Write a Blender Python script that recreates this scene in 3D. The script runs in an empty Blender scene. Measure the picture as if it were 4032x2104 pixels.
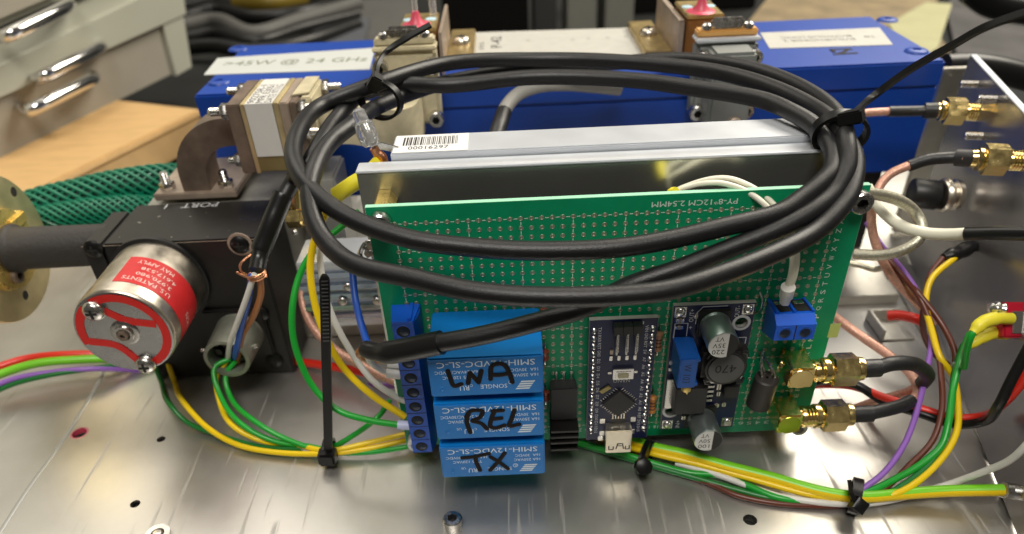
import bpy, bmesh, math, random
from math import radians, sin, cos, pi
from mathutils import Vector as V, Matrix
random.seed(7)
S = 0.001                                   # all measures below are millimetres
scene = bpy.context.scene
COL = scene.collection

# ------------------------------------------------------------------ camera
ROT = Matrix(((0.99903946, 0.04289283, 0.00896464), (-0.01891447, 0.60664931, -0.79474452), (-0.03952723, 0.79381158, 0.6068779)))
CAM = V((-24.7821, -160.0952, 115.2334)); FPX = 2880.0; CY = 1400.0; K = 4032 / 2576
cd = bpy.data.cameras.new('camera'); cam = bpy.data.objects.new('camera', cd); COL.objects.link(cam)
cam.matrix_world = Matrix.Translation(CAM * S) @ ROT.to_4x4()
cd.sensor_width = 36; cd.lens = FPX / 4032 * 36; cd.shift_y = (CY - 1052) / 4032
cd.clip_start = 0.005; cd.clip_end = 20
cd.dof.use_dof = True; cd.dof.focus_distance = 0.186; cd.dof.aperture_fstop = 12.5
scene.camera = cam

# ------------------------------------------------------------------ light
w = bpy.data.worlds.new('World'); scene.world = w; w.use_nodes = True
w.node_tree.nodes['Background'].inputs[0].default_value = (0.60, 0.56, 0.47, 1)
w.node_tree.nodes['Background'].inputs[1].default_value = 0.15
def lamp(name, loc, to, sx, sy, watt, col):
    l = bpy.data.lights.new(name, 'AREA'); l.shape = 'RECTANGLE'; l.size = sx; l.size_y = sy; l.energy = watt; l.color = col
    o = bpy.data.objects.new(name, l); COL.objects.link(o); o.location = V(loc) * S
    o.rotation_euler = (V(to) - V(loc)).to_track_quat('-Z', 'Y').to_euler(); return o
lamp('ceiling_lamp', (700, 620, 900), (0, 40, 0), .9, .6, 23., (1, .93, .80))
lamp('ceiling_lamp', (-420, 560, 1050), (-60, 40, 0), .7, 1.0, 6., (1, .93, .82))
lamp('ceiling_lamp', (-60, -420, 850), (0, 0, 0), .45, .3, 6.8, (1, .95, .88))
scene.view_settings.view_transform = 'Standard'; scene.view_settings.look = 'None'
scene.view_settings.exposure = 0.0; scene.view_settings.gamma = 1
scene.cycles.max_bounces = 8

# ------------------------------------------------------------------ pixel (2576 wide photograph) to place
def ray(u, v):
    u *= K; v *= K
    return ROT @ V(((u - 2016) / FPX, -(v - CY) / FPX, -1))
def at(u, v, x=None, y=None, z=None, d=None):
    r = ray(u, v)
    if y is not None: return CAM + r * ((y - CAM.y) / r.y)
    if z is not None: return CAM + r * ((z - CAM.z) / r.z)
    if x is not None: return CAM + r * ((x - CAM.x) / r.x)
    return CAM + r * d
def on_plane(u, v, p0, n):
    r = ray(u, v); return CAM + r * ((p0 - CAM).dot(n) / r.dot(n))
def P(t):
    """(u,v,y) on a plane of depth y; (u,v,'z',z) on a height; a Vector stays"""
    if isinstance(t, V): return t
    if len(t) == 3: return at(t[0], t[1], y=t[2])
    return at(t[0], t[1], **{t[2]: t[3]})

# ------------------------------------------------------------------ materials
MATS = {}
def mat(name, col, rough=.5, metal=0., bump=0., bs=1., var=0., vs=10., stretch=(1, 1, 1), rvar=0., trans=0., coat=0., spec=.5, sss=0., emit=0):
    if name in MATS: return MATS[name]
    m = bpy.data.materials.new(name); m.use_nodes = True; nt = m.node_tree; b = nt.nodes['Principled BSDF']
    b.inputs['Base Color'].default_value = (*col, 1); b.inputs['Roughness'].default_value = rough; b.inputs['Metallic'].default_value = metal
    b.inputs['Specular IOR Level'].default_value = spec
    if trans: b.inputs['Transmission Weight'].default_value = trans
    if coat: b.inputs['Coat Weight'].default_value = coat; b.inputs['Coat Roughness'].default_value = .12
    if sss: b.inputs['Subsurface Weight'].default_value = sss; b.inputs['Subsurface Radius'].default_value = (.001, .001, .001); b.inputs['Subsurface Scale'].default_value = 1
    tc = nt.nodes.new('ShaderNodeTexCoord'); mp = nt.nodes.new('ShaderNodeMapping'); mp.inputs['Scale'].default_value = stretch
    nt.links.new(tc.outputs['Object'], mp.inputs[0])
    def noise(sc, det=5):                                  # sc: size of a feature in mm
        n = nt.nodes.new('ShaderNodeTexNoise'); n.inputs['Scale'].default_value = 1000. / sc; n.inputs['Detail'].default_value = det
        n.inputs['Roughness'].default_value = .6; nt.links.new(mp.outputs[0], n.inputs[0]); return n
    if var or rvar:
        n = noise(vs); r = nt.nodes.new('ShaderNodeMapRange'); r.inputs[1].default_value = .3; r.inputs[2].default_value = .7
        nt.links.new(n.outputs[0], r.inputs[0])
        if var:
            mx = nt.nodes.new('ShaderNodeMix'); mx.data_type = 'RGBA'
            mx.inputs[6].default_value = (*[max(0, c * (1 - var)) for c in col], 1); mx.inputs[7].default_value = (*[min(1, c * (1 + var)) for c in col], 1)
            nt.links.new(r.outputs[0], mx.inputs[0]); nt.links.new(mx.outputs[2], b.inputs['Base Color'])
        if rvar:
            r2 = nt.nodes.new('ShaderNodeMapRange'); r2.inputs[3].default_value = max(.03, rough - rvar); r2.inputs[4].default_value = min(1, rough + rvar)
            nt.links.new(r.outputs[0], r2.inputs[0]); nt.links.new(r2.outputs[0], b.inputs['Roughness'])
    if bump:
        n = noise(bs, 3); bp = nt.nodes.new('ShaderNodeBump'); bp.inputs['Strength'].default_value = bump; bp.inputs['Distance'].default_value = bs * S * .3
        nt.links.new(n.outputs[0], bp.inputs['Height']); nt.links.new(bp.outputs[0], b.inputs['Normal'])
    MATS[name] = m; return m
def brushed(name, col, rough, axis, fine=.25, dirt=.15, scratch=True, rv=.1, sk=60, blot=14., met=1.):
    """metal with grain along one axis, long fine scratches, blotches of tarnish"""
    m = mat(name, col, rough, met); nt = m.node_tree; b = nt.nodes['Principled BSDF']; L = nt.links.new
    tc = nt.nodes.new('ShaderNodeTexCoord')
    def ns(scale, st, rot=(0, 0, 0), det=4, ro=.6):
        mp = nt.nodes.new('ShaderNodeMapping'); mp.inputs['Scale'].default_value = st; mp.inputs['Rotation'].default_value = rot
        L(tc.outputs['Object'], mp.inputs[0]); n = nt.nodes.new('ShaderNodeTexNoise'); n.inputs['Scale'].default_value = scale
        n.inputs['Detail'].default_value = det; n.inputs['Roughness'].default_value = ro; L(mp.outputs[0], n.inputs[0]); return n
    st = [1, 1, 1]; st[axis] = 1 / sk
    g = ns(1000 / fine, st); bl = ns(1000 / blot, (1, 1, 1), det=6)
    mx = nt.nodes.new('ShaderNodeMix'); mx.data_type = 'RGBA'
    r = nt.nodes.new('ShaderNodeMapRange'); r.inputs[1].default_value = .2; r.inputs[2].default_value = .8; L(bl.outputs[0], r.inputs[0])
    mx.inputs[6].default_value = (*[c * (1 - dirt) for c in col], 1); mx.inputs[7].default_value = (*[min(1, c * (1 + dirt * .6)) for c in col], 1)
    L(r.outputs[0], mx.inputs[0]); L(mx.outputs[2], b.inputs['Base Color'])
    ad = nt.nodes.new('ShaderNodeMath'); ad.operation = 'MULTIPLY_ADD'; ad.inputs[1].default_value = rv * 2; ad.inputs[2].default_value = rough - rv
    L(bl.outputs[0], ad.inputs[0])
    h = g.outputs[0]
    rr = ad.outputs[0]
    if scratch:
        acc = None
        for i, (an, sc) in enumerate(((.7, 210), (-.4, 260), (1.3, 170), (.95, 330))):
            s = ns(sc * 1.6, (1, .05, 1), (0, 0, an + pi / 2), det=2, ro=.5)
            cr = nt.nodes.new('ShaderNodeMapRange'); cr.inputs[1].default_value = .665 + .006 * i; cr.inputs[2].default_value = .74; L(s.outputs[0], cr.inputs[0])
            if acc is None: acc = cr.outputs[0]
            else:
                a = nt.nodes.new('ShaderNodeMath'); a.operation = 'MAXIMUM'; L(acc, a.inputs[0]); L(cr.outputs[0], a.inputs[1]); acc = a.outputs[0]
        a = nt.nodes.new('ShaderNodeMath'); a.operation = 'MULTIPLY_ADD'; a.inputs[1].default_value = .25; L(acc, a.inputs[0]); L(rr, a.inputs[2]); rr = a.outputs[0]
        hh = nt.nodes.new('ShaderNodeMath'); hh.operation = 'MULTIPLY_ADD'; hh.inputs[1].default_value = -1.2; L(acc, hh.inputs[0]); L(h, hh.inputs[2]); h = hh.outputs[0]
    L(rr, b.inputs['Roughness'])
    bp = nt.nodes.new('ShaderNodeBump'); bp.inputs['Strength'].default_value = .25; bp.inputs['Distance'].default_value = .00006
    L(h, bp.inputs['Height']); L(bp.outputs[0], b.inputs['Normal']); return m

M_PLATE = brushed('chassis_aluminium', (.57, .555, .52), .36, 0, fine=.5, dirt=.2, rv=.12, blot=34, met=.85)
M_ALU = brushed('milled_aluminium', (.66, .69, .73), .34, 0, fine=.3, dirt=.05, scratch=False, met=.45)
M_DARKALU = brushed('polished_aluminium_plate', (.66, .68, .62), .24, 0, fine=.4, dirt=.08, scratch=False, rv=.03, met=.9)
M_PANEL = brushed('panel_aluminium', (.40, .39, .39), .24, 1, fine=.4, dirt=.15, scratch=False, rv=.07, met=.8)
M_STRIP = brushed('sheet_steel', (.66, .63, .57), .34, 0, fine=.4, dirt=.18, blot=12)
M_STEEL = mat('stainless_steel', (.62, .60, .57), .24, 1, rvar=.1, vs=1.5)
M_NICKEL = mat('worn_nickel', (.63, .58, .50), .30, 1, var=.12, vs=6, rvar=.1)
M_BRASS = mat('brass', (.80, .60, .20), .30, .75, var=.18, vs=3, rvar=.08)
M_GOLD = mat('gold_plating', (.90, .70, .30), .20, 1, rvar=.08, vs=2)
M_BRASSF = mat('spun_brass', (.78, .66, .38), .42, .85, var=.10, vs=9, rvar=.08)
M_CHROME = mat('chrome', (.75, .74, .74), .12, 1)
M_TIN = mat('solder', (.72, .71, .68), .26, 1, bump=.3, bs=.5)
M_PAD = mat('tinned_pad', (.36, .38, .27), .45, .7)
M_HOLE = mat('hole_dark', (.012, .012, .010), .8)
M_GREEN = mat('solder_mask_green', (.002, .25, .105), .32, var=.12, vs=14, spec=.35)
M_CORE = mat('board_edge', (.30, .62, .42), .6)
M_SILK = mat('silkscreen_white', (.62, .72, .64), .6)
M_NAVY = mat('solder_mask_navy', (.006, .012, .055), .34, var=.2, vs=4)
M_NAVYE = mat('navy_board_edge', (.36, .36, .32), .6)
M_WSILK = mat('print_white', (.62, .63, .64), .6)
M_RELAY = mat('relay_blue', (.003, .175, .54), .34, var=.04, vs=9, bump=.05, bs=.6)
M_TERM = mat('terminal_blue', (.004, .075, .42), .35, var=.08, vs=3)
M_TERM2 = mat('terminal_blue_bright', (.008, .10, .60), .33, var=.05, vs=3)
M_RPRINT = mat('relay_print', (.70, .80, .86), .5)
M_MARK = mat('marker_ink', (.010, .006, .005), .6, spec=.2)
M_RUB = mat('cable_rubber', (.008, .008, .009), .39, bump=.7, bs=.36, var=.3, vs=1.2, spec=.5)
M_SHRINK = mat('heat_shrink', (.008, .008, .008), .30, bump=.08, bs=2.)
M_SHRINK2 = mat('matt_heat_shrink', (.018, .018, .019), .42, bump=.4, bs=1.2)
M_NYLON = mat('black_nylon', (.006, .006, .006), .34, spec=.3)
M_BLACK = mat('black_plastic', (.012, .012, .012), .42)
M_BLKPAINT = mat('black_anodised', (.009, .008, .007), .42, bump=.12, bs=.8, var=.2, vs=8)
M_BLKMATT = mat('matt_black_tube', (.030, .027, .025), .62, bump=.5, bs=1.4)
M_CHIP = mat('chip_epoxy', (.028, .027, .027), .55)
M_BLUE = mat('amplifier_blue_paint', (.001, .043, .30), .42, bump=.10, bs=.9, var=.07, vs=20)
M_LABEL = mat('paper_label', (.44, .43, .39), .6, var=.05, vs=5)
M_TAPE = mat('white_tape', (.55, .57, .55), .35)
M_INK = mat('black_ink', (.012, .012, .012), .5)
M_PENCIL = mat('faint_ink', (.24, .26, .20), .6)
M_IVORY = mat('ivory_paint', (.54, .48, .32), .45, var=.22, vs=7)
M_BROWN = mat('browned_metal', (.20, .15, .115), .50, .55, bump=.15, bs=1., var=.3, vs=7)
M_TAN = mat('tan_metal', (.42, .34, .27), .45, .5, var=.15, vs=5)
M_OLIVE = mat('olive_brass', (.34, .28, .12), .42, .7, var=.12, vs=6)
M_GREYPAINT = mat('grey_enamel', (.19, .20, .19), .5, var=.05, vs=8)
M_COPPER = mat('copper', (.72, .34, .19), .32, 1, bump=.8, bs=.45, var=.2, vs=.8)
M_COAX = mat('copper_braid_jacket', (.62, .34, .25), .28, .35, bump=.9, bs=.5, var=.25, vs=.7)
M_BRAID = mat('silver_braid', (.50, .48, .38), .36, .8, bump=.9, bs=.5, var=.25, vs=.7)
M_BRONZE = mat('bronze_block', (.48, .36, .16), .38, .8, var=.25, vs=4)
M_CUBROWN = mat('copper_brown', (.30, .13, .035), .45, .5, var=.2, vs=4)
M_PINK = mat('pink_lacquer', (.60, .07, .12), .4)
M_PALEBLUE = mat('pale_blue_lacquer', (.42, .60, .68), .5)
M_GLASS = mat('clear_plastic', (.92, .92, .92), .12, 0, trans=.85)
M_REDW = mat('wire_red', (.75, .030, .015), .34); M_GRNW = mat('wire_green', (.010, .33, .030), .32)
M_GRND = mat('wire_dark_green', (.008, .16, .025), .36)
M_YELW = mat('wire_yellow', (.86, .60, .008), .32); M_WHTW = mat('wire_white', (.70, .69, .64), .36)
M_CREAMW = mat('wire_cream', (.78, .76, .62), .36); M_BRNW = mat('wire_brown', (.115, .028, .014), .34)
M_TANW = mat('wire_light_brown', (.42, .15, .035), .38)
M_PURW = mat('wire_purple', (.30, .13, .52), .36); M_BLUW = mat('wire_blue', (.010, .09, .50), .36)
M_LIME = mat('wire_lime', (.20, .62, .02), .34); M_BLKW = mat('wire_black', (.008, .008, .008), .36, spec=.35)
M_YSLEEVE = mat('sleeve_yellow', (.84, .74, .04), .40); M_FERR = mat('ferrule_lilac', (.56, .60, .82), .4)
M_HOSE = mat('green_mesh', (.001, .17, .092), .36); M_HOSEIN = mat('green_hose_core', (.002, .035, .024), .5)
M_REDLBL = mat('red_label', (.50, .018, .020), .42, var=.1, vs=4); M_REDPAINT = mat('red_paint', (.62, .012, .008), .34)
M_CAN = mat('nickel_can', (.56, .51, .43), .36, 1, var=.16, vs=7, rvar=.1)
M_CANF = mat('can_face', (.60, .60, .60), .30, 1, var=.1, vs=6, rvar=.08)
M_CAPSLV = mat('capacitor_can', (.34, .40, .38), .30, .85); M_CAPTOP = mat('capacitor_top', (.66, .66, .64), .35, .25)
M_CONN = mat('olive_grey_shell', (.26, .27, .22), .42, .6, var=.12, vs=4)
M_CAB = mat('cabinet_enamel', (.38, .38, .31), .5, var=.03, vs=40); M_CABIN = mat('cabinet_drawer', (.30, .275, .225), .5, var=.05, vs=30)
M_PLANK = mat('plywood', (.58, .37, .16), .6, var=.10, vs=25, stretch=(1, 4, 4))
M_PLANKE = mat('plywood_edge', (.40, .255, .11), .65, var=.12, vs=18)
M_BENCH = mat('bench_surface', (.016, .017, .016), .75, spec=.2, var=.4, vs=90)
M_DKGREY = mat('dark_grey_case', (.008, .007, .006), .9, spec=.1); M_GREYPAD = mat('grey_pad', (.08, .078, .072), .6, var=.1, vs=30)
M_CREAM = mat('cream_case', (.24, .24, .20), .55); M_PAPER = mat('kraft_paper', (.20, .15, .08), .7, var=.35, vs=30); M_PAPY = mat('yellow_sheet', (.34, .33, .18), .6, var=.1, vs=30)
M_REDP = mat('red_plastic', (.50, .008, .030), .35)

# ------------------------------------------------------------------ mesh builder (world millimetres)
def frame(d, up=None):
    d = V(d).normalized(); up = V(up) if up is not None else (V((0, 0, 1)) if abs(d.z) < .9 else V((1, 0, 0)))
    a = up.cross(d).normalized(); return a, d.cross(a).normalized(), d
class G:
    def __init__(s): s.v = []; s.f = []; s.m = []
    def add(s, vs, fs, mi=0):
        o = len(s.v); s.v += [V(p) for p in vs]; s.f += [tuple(o + i for i in f) for f in fs]
        s.m += ([mi] * len(fs) if isinstance(mi, int) else mi); return s
    def box(s, x0, x1, y0, y1, z0, z1, b=0., mi=0, R=None, o=None):
        bm = bmesh.new(); bmesh.ops.create_cube(bm, size=1)
        for q in bm.verts: q.co = V(((x0 + x1) / 2 + q.co.x * (x1 - x0), (y0 + y1) / 2 + q.co.y * (y1 - y0), (z0 + z1) / 2 + q.co.z * (z1 - z0)))
        if b: bmesh.ops.bevel(bm, geom=bm.edges[:], offset=b, segments=2, affect='EDGES')
        bm.verts.index_update(); vs = [q.co.copy() for q in bm.verts]; fs = [[q.index for q in f.verts] for f in bm.faces]; bm.free()
        if R is not None: vs = [V(o) + R @ (p) for p in vs]
        return s.add(vs, fs, mi)
    def obox(s, o, ax, ay, az, b=0., mi=0):
        """box from a corner o and three edge vectors"""
        R = Matrix((ax, ay, az)).transposed(); n = [V(a).length for a in (ax, ay, az)]
        U = Matrix([V(a).normalized() for a in (ax, ay, az)]).transposed()
        return s.box(0, n[0], 0, n[1], 0, n[2], b, mi, U, o)
    def prism(s, poly, d, mi=0):
        n = len(poly); vs = [V(p) for p in poly] + [V(p) + V(d) for p in poly]
        return s.add(vs, [tuple(range(n))[::-1], tuple(range(n, 2 * n))] + [(i, (i + 1) % n, n + (i + 1) % n, n + i) for i in range(n)], mi)
    def lathe(s, o, d, prof, n=24, mi=0, up=None, cap=True, sx=1.):
        """profile [(along, radius)] turned round the axis through o"""
        a, b, d = frame(d, up); o = V(o); vs = []; fs = []
        for t, r in prof:
            for i in range(n):
                an = 2 * pi * i / n; vs.append(o + d * t + (a * cos(an) * sx + b * sin(an)) * r)
        for k in range(len(prof) - 1):
            for i in range(n):
                j = (i + 1) % n; fs.append((k * n + i, k * n + j, (k + 1) * n + j, (k + 1) * n + i))
        if cap: fs.append(tuple(range(n))[::-1]); fs.append(tuple(range((len(prof) - 1) * n, len(prof) * n)))
        return s.add(vs, fs, mi)
    def cyl(s, p0, p1, r, n=24, mi=0, b=0., r2=None, up=None):
        p0 = V(p0); p1 = V(p1); L = (p1 - p0).length; r2 = r if r2 is None else r2
        pr = [(0, r), (L, r2)] if not b else [(0, r - b), (b * .4, r - b * .4), (b, r), (L - b, r2), (L - b * .4, r2 - b * .4), (L, r2 - b)]
        return s.lathe(p0, p1 - p0, pr, n, mi, up)
    def tube(s, pts, r, n=12, mi=0, flat=1., up=None, twist=None, cap=True, split=None):
        """swept tube; r a number or one per point; split: material by side (two-tone)"""
        pts = [V(p) for p in pts]; m = len(pts); vs = []; fs = []; ms = []
        t = [(pts[min(i + 1, m - 1)] - pts[max(i - 1, 0)]).normalized() for i in range(m)]
        a = frame(t[0], up)[0]
        for i in range(m):
            if up is not None: a = V(up).cross(t[i])
            a = (a - t[i] * a.dot(t[i])).normalized(); b = t[i].cross(a); R = r[i] if isinstance(r, (list, tuple)) else r
            for k in range(n):
                an = 2 * pi * k / n; vs.append(pts[i] + (a * cos(an) + b * sin(an) * flat) * R)
        for i in range(m - 1):
            for k in range(n):
                j = (k + 1) % n; fs.append((i * n + k, i * n + j, (i + 1) * n + j, (i + 1) * n + k))
                ms.append(mi if split is None else (1 if ((vs[i * n + k] + vs[i * n + j]) / 2 - pts[i]).normalized().dot(split) > .52 else 0))
        if cap: fs += [tuple(range(n))[::-1], tuple(range((m - 1) * n, m * n))]; ms += [mi, mi]
        return s.add(vs, fs, ms)
    def ribbon(s, pts, wd, th, nrm, mi=0):
        """flat strap along points; nrm: list or one vector giving the thin direction"""
        pts = [V(p) for p in pts]; m = len(pts); vs = []; fs = []
        for i in range(m):
            t = (pts[min(i + 1, m - 1)] - pts[max(i - 1, 0)]).normalized(); nn = V(nrm[i] if isinstance(nrm, list) else nrm)
            nn = (nn - t * nn.dot(t)).normalized(); a = t.cross(nn)
            W = wd[i] if isinstance(wd, list) else wd
            for x, y in ((-1, -1), (1, -1), (1, 1), (-1, 1)): vs.append(pts[i] + a * (W / 2 * x) + nn * (th / 2 * y))
        for i in range(m - 1):
            for k in range(4):
                j = (k + 1) % 4; fs.append((i * 4 + k, i * 4 + j, i * 4 + 4 + j, i * 4 + 4 + k))
        fs += [(3, 2, 1, 0), tuple(range(m * 4 - 4, m * 4))]
        return s.add(vs, fs, mi)
    def sphere(s, c, r, n=12, mi=0, sc=(1, 1, 1)):
        k = n // 2; vs = []; fs = []
        for i in range(k + 1):
            th = pi * i / k
            for j in range(n): vs.append(V(c) + V((r * sin(th) * cos(2 * pi * j / n) * sc[0], r * sin(th) * sin(2 * pi * j / n) * sc[1], r * cos(th) * sc[2])))
        for i in range(k):
            for j in range(n): jj = (j + 1) % n; fs.append((i * n + j, (i + 1) * n + j, (i + 1) * n + jj, i * n + jj))
        return s.add(vs, fs, mi)
    def sheet(s, o, ax, ay, holes, th, mi=0, n=20):
        """plate with round holes cut through: corner o, edges ax, ay, holes [(x, y, r)] in the plate's own millimetres"""
        bm = bmesh.new(); X = V(ax).normalized(); Y = V(ay).normalized(); N = X.cross(Y); lx, ly = V(ax).length, V(ay).length; o = V(o)
        loops = [[(0, 0), (lx, 0), (lx, ly), (0, ly)]] + [[(h[0] + h[2] * cos(2 * pi * i / n), h[1] + h[2] * sin(2 * pi * i / n)) for i in range(n)] for h in holes]
        es = []
        for lp in loops:
            vv = [bm.verts.new((p[0], p[1], 0)) for p in lp]
            es += [bm.edges.new((vv[i], vv[(i + 1) % len(vv)])) for i in range(len(vv))]
        bmesh.ops.triangle_fill(bm, use_beauty=True, use_dissolve=False, edges=es)
        bm.verts.index_update(); vs = [q.co.copy() for q in bm.verts]; fs = [[q.index for q in f.verts] for f in bm.faces]; bm.free()
        T = lambda p, dz: o + X * p[0] + Y * p[1] + N * dz
        up = [f if (vs[f[1]] - vs[f[0]]).cross(vs[f[2]] - vs[f[0]]).z > 0 else f[::-1] for f in fs]
        s.add([T(p, 0) for p in vs], up, mi); s.add([T(p, -th) for p in vs], [f[::-1] for f in up], mi)
        for k, lp in enumerate(loops):
            q = len(lp); s.add([T(p, 0) for p in lp] + [T(p, -th) for p in lp], [((i, q + i, q + (i + 1) % q, (i + 1) % q) if k == 0 else (i, (i + 1) % q, q + (i + 1) % q, q + i)) for i in range(q)], mi)
        return s
def smooth(pts, sub=8):
    pts = [P(p) for p in pts]; m = len(pts)
    if m < 3: return pts
    out = []
    for i in range(m - 1):
        p0, p1, p2, p3 = pts[max(i - 1, 0)], pts[i], pts[i + 1], pts[min(i + 2, m - 1)]
        if i == 0: p0 = p1 * 2 - p2
        if i == m - 2: p3 = p2 * 2 - p1
        d1 = max((p1 - p0).length, 1e-4) ** .5; d2 = max((p2 - p1).length, 1e-4) ** .5; d3 = max((p3 - p2).length, 1e-4) ** .5
        for k in range(sub):
            t = d2 * k / sub
            A1 = p0 * ((-t) / d1) + p1 * ((t + d1) / d1); A2 = p1 * ((d2 - t) / d2) + p2 * (t / d2); A3 = p2 * ((d2 + d3 - t) / d3) + p3 * ((t - d2) / d3)
            B1 = A1 * ((d2 - t) / (d1 + d2)) + A2 * ((t + d1) / (d1 + d2)); B2 = A2 * ((d2 + d3 - t) / (d2 + d3)) + A3 * (t / (d2 + d3))
            out.append(B1 * ((d2 - t) / d2) + B2 * (t / d2))
    return out + [pts[-1]]

_font = {}
def text_geo(body):
    if body in _font: return _font[body]
    c = bpy.data.curves.new('t', 'FONT'); c.body = body; c.resolution_u = 2
    o = bpy.data.objects.new('t', c); COL.objects.link(o); dg = bpy.context.evaluated_depsgraph_get(); me = bpy.data.meshes.new_from_object(o.evaluated_get(dg))
    vs = [q.co.copy() for q in me.vertices]; fs = [list(p.vertices) for p in me.polygons]
    bpy.data.objects.remove(o); bpy.data.curves.remove(c); bpy.data.meshes.remove(me)
    _font[body] = (vs, fs); return vs, fs
def lettering(g, body, c, xd, yd, wd, ht=None, mi=0, warp=None):
    """flat print centred on c, fitted to wd x ht"""
    vs, fs = text_geo(body)
    if not vs: return g
    x0 = min(p.x for p in vs); x1 = max(p.x for p in vs); y0 = min(p.y for p in vs); y1 = max(p.y for p in vs)
    sx = wd / (x1 - x0); sy = (ht / (y1 - y0)) if ht else sx; xd = V(xd).normalized(); yd = V(yd).normalized()
    loc = [((p.x - (x0 + x1) / 2) * sx, (p.y - (y0 + y1) / 2) * sy) for p in vs]
    return g.add([warp(*p) for p in loc] if warp else [V(c) + xd * p[0] + yd * p[1] for p in loc], fs, mi)

def mk(g, name, mats, base, parent=None, sharp=38):
    me = bpy.data.meshes.new(name); b = V(base); me.from_pydata([tuple((p - b) * S) for p in g.v], [], g.f)
    for m in (mats if isinstance(mats, (list, tuple)) else [mats]): me.materials.append(m)
    me.polygons.foreach_set('material_index', g.m); me.update()
    me.shade_smooth(); me.set_sharp_from_angle(angle=radians(sharp))
    o = bpy.data.objects.new(name, me); COL.objects.link(o)
    if parent: o.parent = parent
    else: o.location = b * S
    return o
class T:
    """a thing: an Empty at its base that carries its parts"""
    def __init__(s, name, label, cat, base, group=None):
        s.b = V(base); s.o = bpy.data.objects.new(name, None); COL.objects.link(s.o); s.o.location = s.b * S; s.o.empty_display_size = .005
        s.o['label'] = label; s.o['category'] = cat
        if group: s.o['group'] = group
    def part(s, g, name, mats, parent=None, label=None, kind=None):
        o = mk(g, name, mats, s.b, parent or s.o)
        if label: o['label'] = label
        if kind: o['kind'] = kind
        return o
def one(g, name, mats, label, cat, base, group=None):
    o = mk(g, name, mats, base); o['label'] = label; o['category'] = cat
    if group: o['group'] = group
    return o
def struct(g, name, mats, base=(0, 0, 0), kind='structure'):
    o = mk(g, name, mats, base); o['kind'] = kind; return o
def share(o, loc, name=None):
    c = o.copy(); COL.objects.link(c); c.parent = o.parent; c.location = o.location + V(loc) * S; return c
X, Y, Z = V((1, 0, 0)), V((0, 1, 0)), V((0, 0, 1))

# ---- small hardware
def hexhead(t, c, d, r=2.75, h=3., name='socket_screw', m=None, sock=True, parent=None):
    """socket-head screw: head with a six-sided recess"""
    g = G(); rs = r * .52
    a, b, dd = frame(d); c = V(c)
    g.lathe(c, d, [(0, r), (h - .35, r), (h, r - .35)], 24, cap=False)
    ring = [c + dd * h + (a * cos(2 * pi * i / 24) + b * sin(2 * pi * i / 24)) * (r - .35) for i in range(24)]
    hx = []
    for i in range(24):
        an = 2 * pi * i / 24; k = cos(pi / 6) / cos((an % (pi / 3)) - pi / 6); hx.append((a * cos(an) + b * sin(an)) * rs * k)
    top = [c + dd * h + p for p in hx]; bot = [c + dd * (h * .35) + p for p in hx]
    g.add(ring + top + bot, [(i, (i + 1) % 24, 24 + (i + 1) % 24, 24 + i) for i in range(24)] + [(24 + i, 24 + (i + 1) % 24, 48 + (i + 1) % 24, 48 + i) for i in range(24)] + [tuple(range(48, 72))], [0] * 24 + [1] * 25)
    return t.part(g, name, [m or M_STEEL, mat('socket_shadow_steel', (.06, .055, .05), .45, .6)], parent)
def pan(t, c, d, r=3., h=1.8, name='cross_screw', m=None, parent=None):
    g = G(); a, b, dd = frame(d); c = V(c)
    g.lathe(c, d, [(0, r), (h * .45, r), (h * .8, r * .8), (h, r * .45), (h * .98, 0.01)], 24, cap=False)
    o = t.part(g, name, m or M_STEEL, parent)
    if parent is None:
        k = G(); k.obox(c + dd * (h * .86) - a * r * .5 - b * r * .1, a * r, b * r * .2, dd * (h * .22)); k.obox(c + dd * (h * .865) - b * r * .5 - a * r * .1, b * r, a * r * .2, dd * (h * .22))
        t.part(k, 'cross_recess', M_HOLE, o)
    return o
def nut(t, c, d, r=2.6, h=2.2, bolt=1.4, L=2.5, m=None, name='hex_nut', parent=None):
    g = G(); g.lathe(c, d, [(0, r * .92), (.25, r), (h - .25, r), (h, r * .92)], 6)
    pr = [(h - .1, bolt)]; k = int(L / .5)
    for i in range(k): pr += [(h + i * .5, bolt), (h + i * .5 + .25, bolt * .84)]
    g.lathe(c, d, pr + [(h + L, bolt * .7)], 14)
    return t.part(g, name, m or M_STEEL, parent)

# ================================================================== SETTING
PZ = -45.
holes = [(at(405, 1105, z=PZ), 1.35), (at(340, 1268, z=PZ), 1.45), (at(1887, 1308, z=PZ), 1.9), (at(200, 1090, z=PZ), 2.4), (at(2459, 886, z=PZ), 1.2)]
g = G(); x0, y0 = -420., -90.
g.sheet((x0, y0, PZ), (600, 0, 0), (0, 330, 0), [(p.x - x0, p.y - y0, r) for p, r in holes], 2.5)
plate = struct(g, 'chassis_ground_plate', M_PLATE)
for i, (p, r) in enumerate(holes):
    g = G(); g.lathe(p + Z * .03, -Z, [(0, r + .05), (.5, r - .15), (1, r - .05), (1.5, r - .2), (2, r - .1)], 20, cap=False)
    q = mk(g, 'hole_lining', [M_STEEL, M_PINK][i == 3], (0, 0, 0), plate)
g = G(); p, r = holes[3]; g.lathe(p + Z * .02, Z, [(0, r + .5), (.06, r + .3), (.06, r - .1)], 24, cap=False); mk(g, 'hole_ring', mat('pink_primer', (.55, .20, .22), .4, .3), (0, 0, 0), plate)
g = G(); g.tube(smooth([(270, 915, 'z', PZ + .05), (235, 985, 'z', PZ + .05), (150, 1120, 'z', PZ + .05), (70, 1230, 'z', PZ + .05), (-20, 1370, 'z', PZ + .05)]), [.7] * 33, 8, flat=.12, up=Z)
mk(g, 'pale_strip', mat('strip_pale_grey', (.42, .42, .40), .22, .3), (0, 0, 0), plate)  # thin flattened pale grey strip running across the plate
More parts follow.
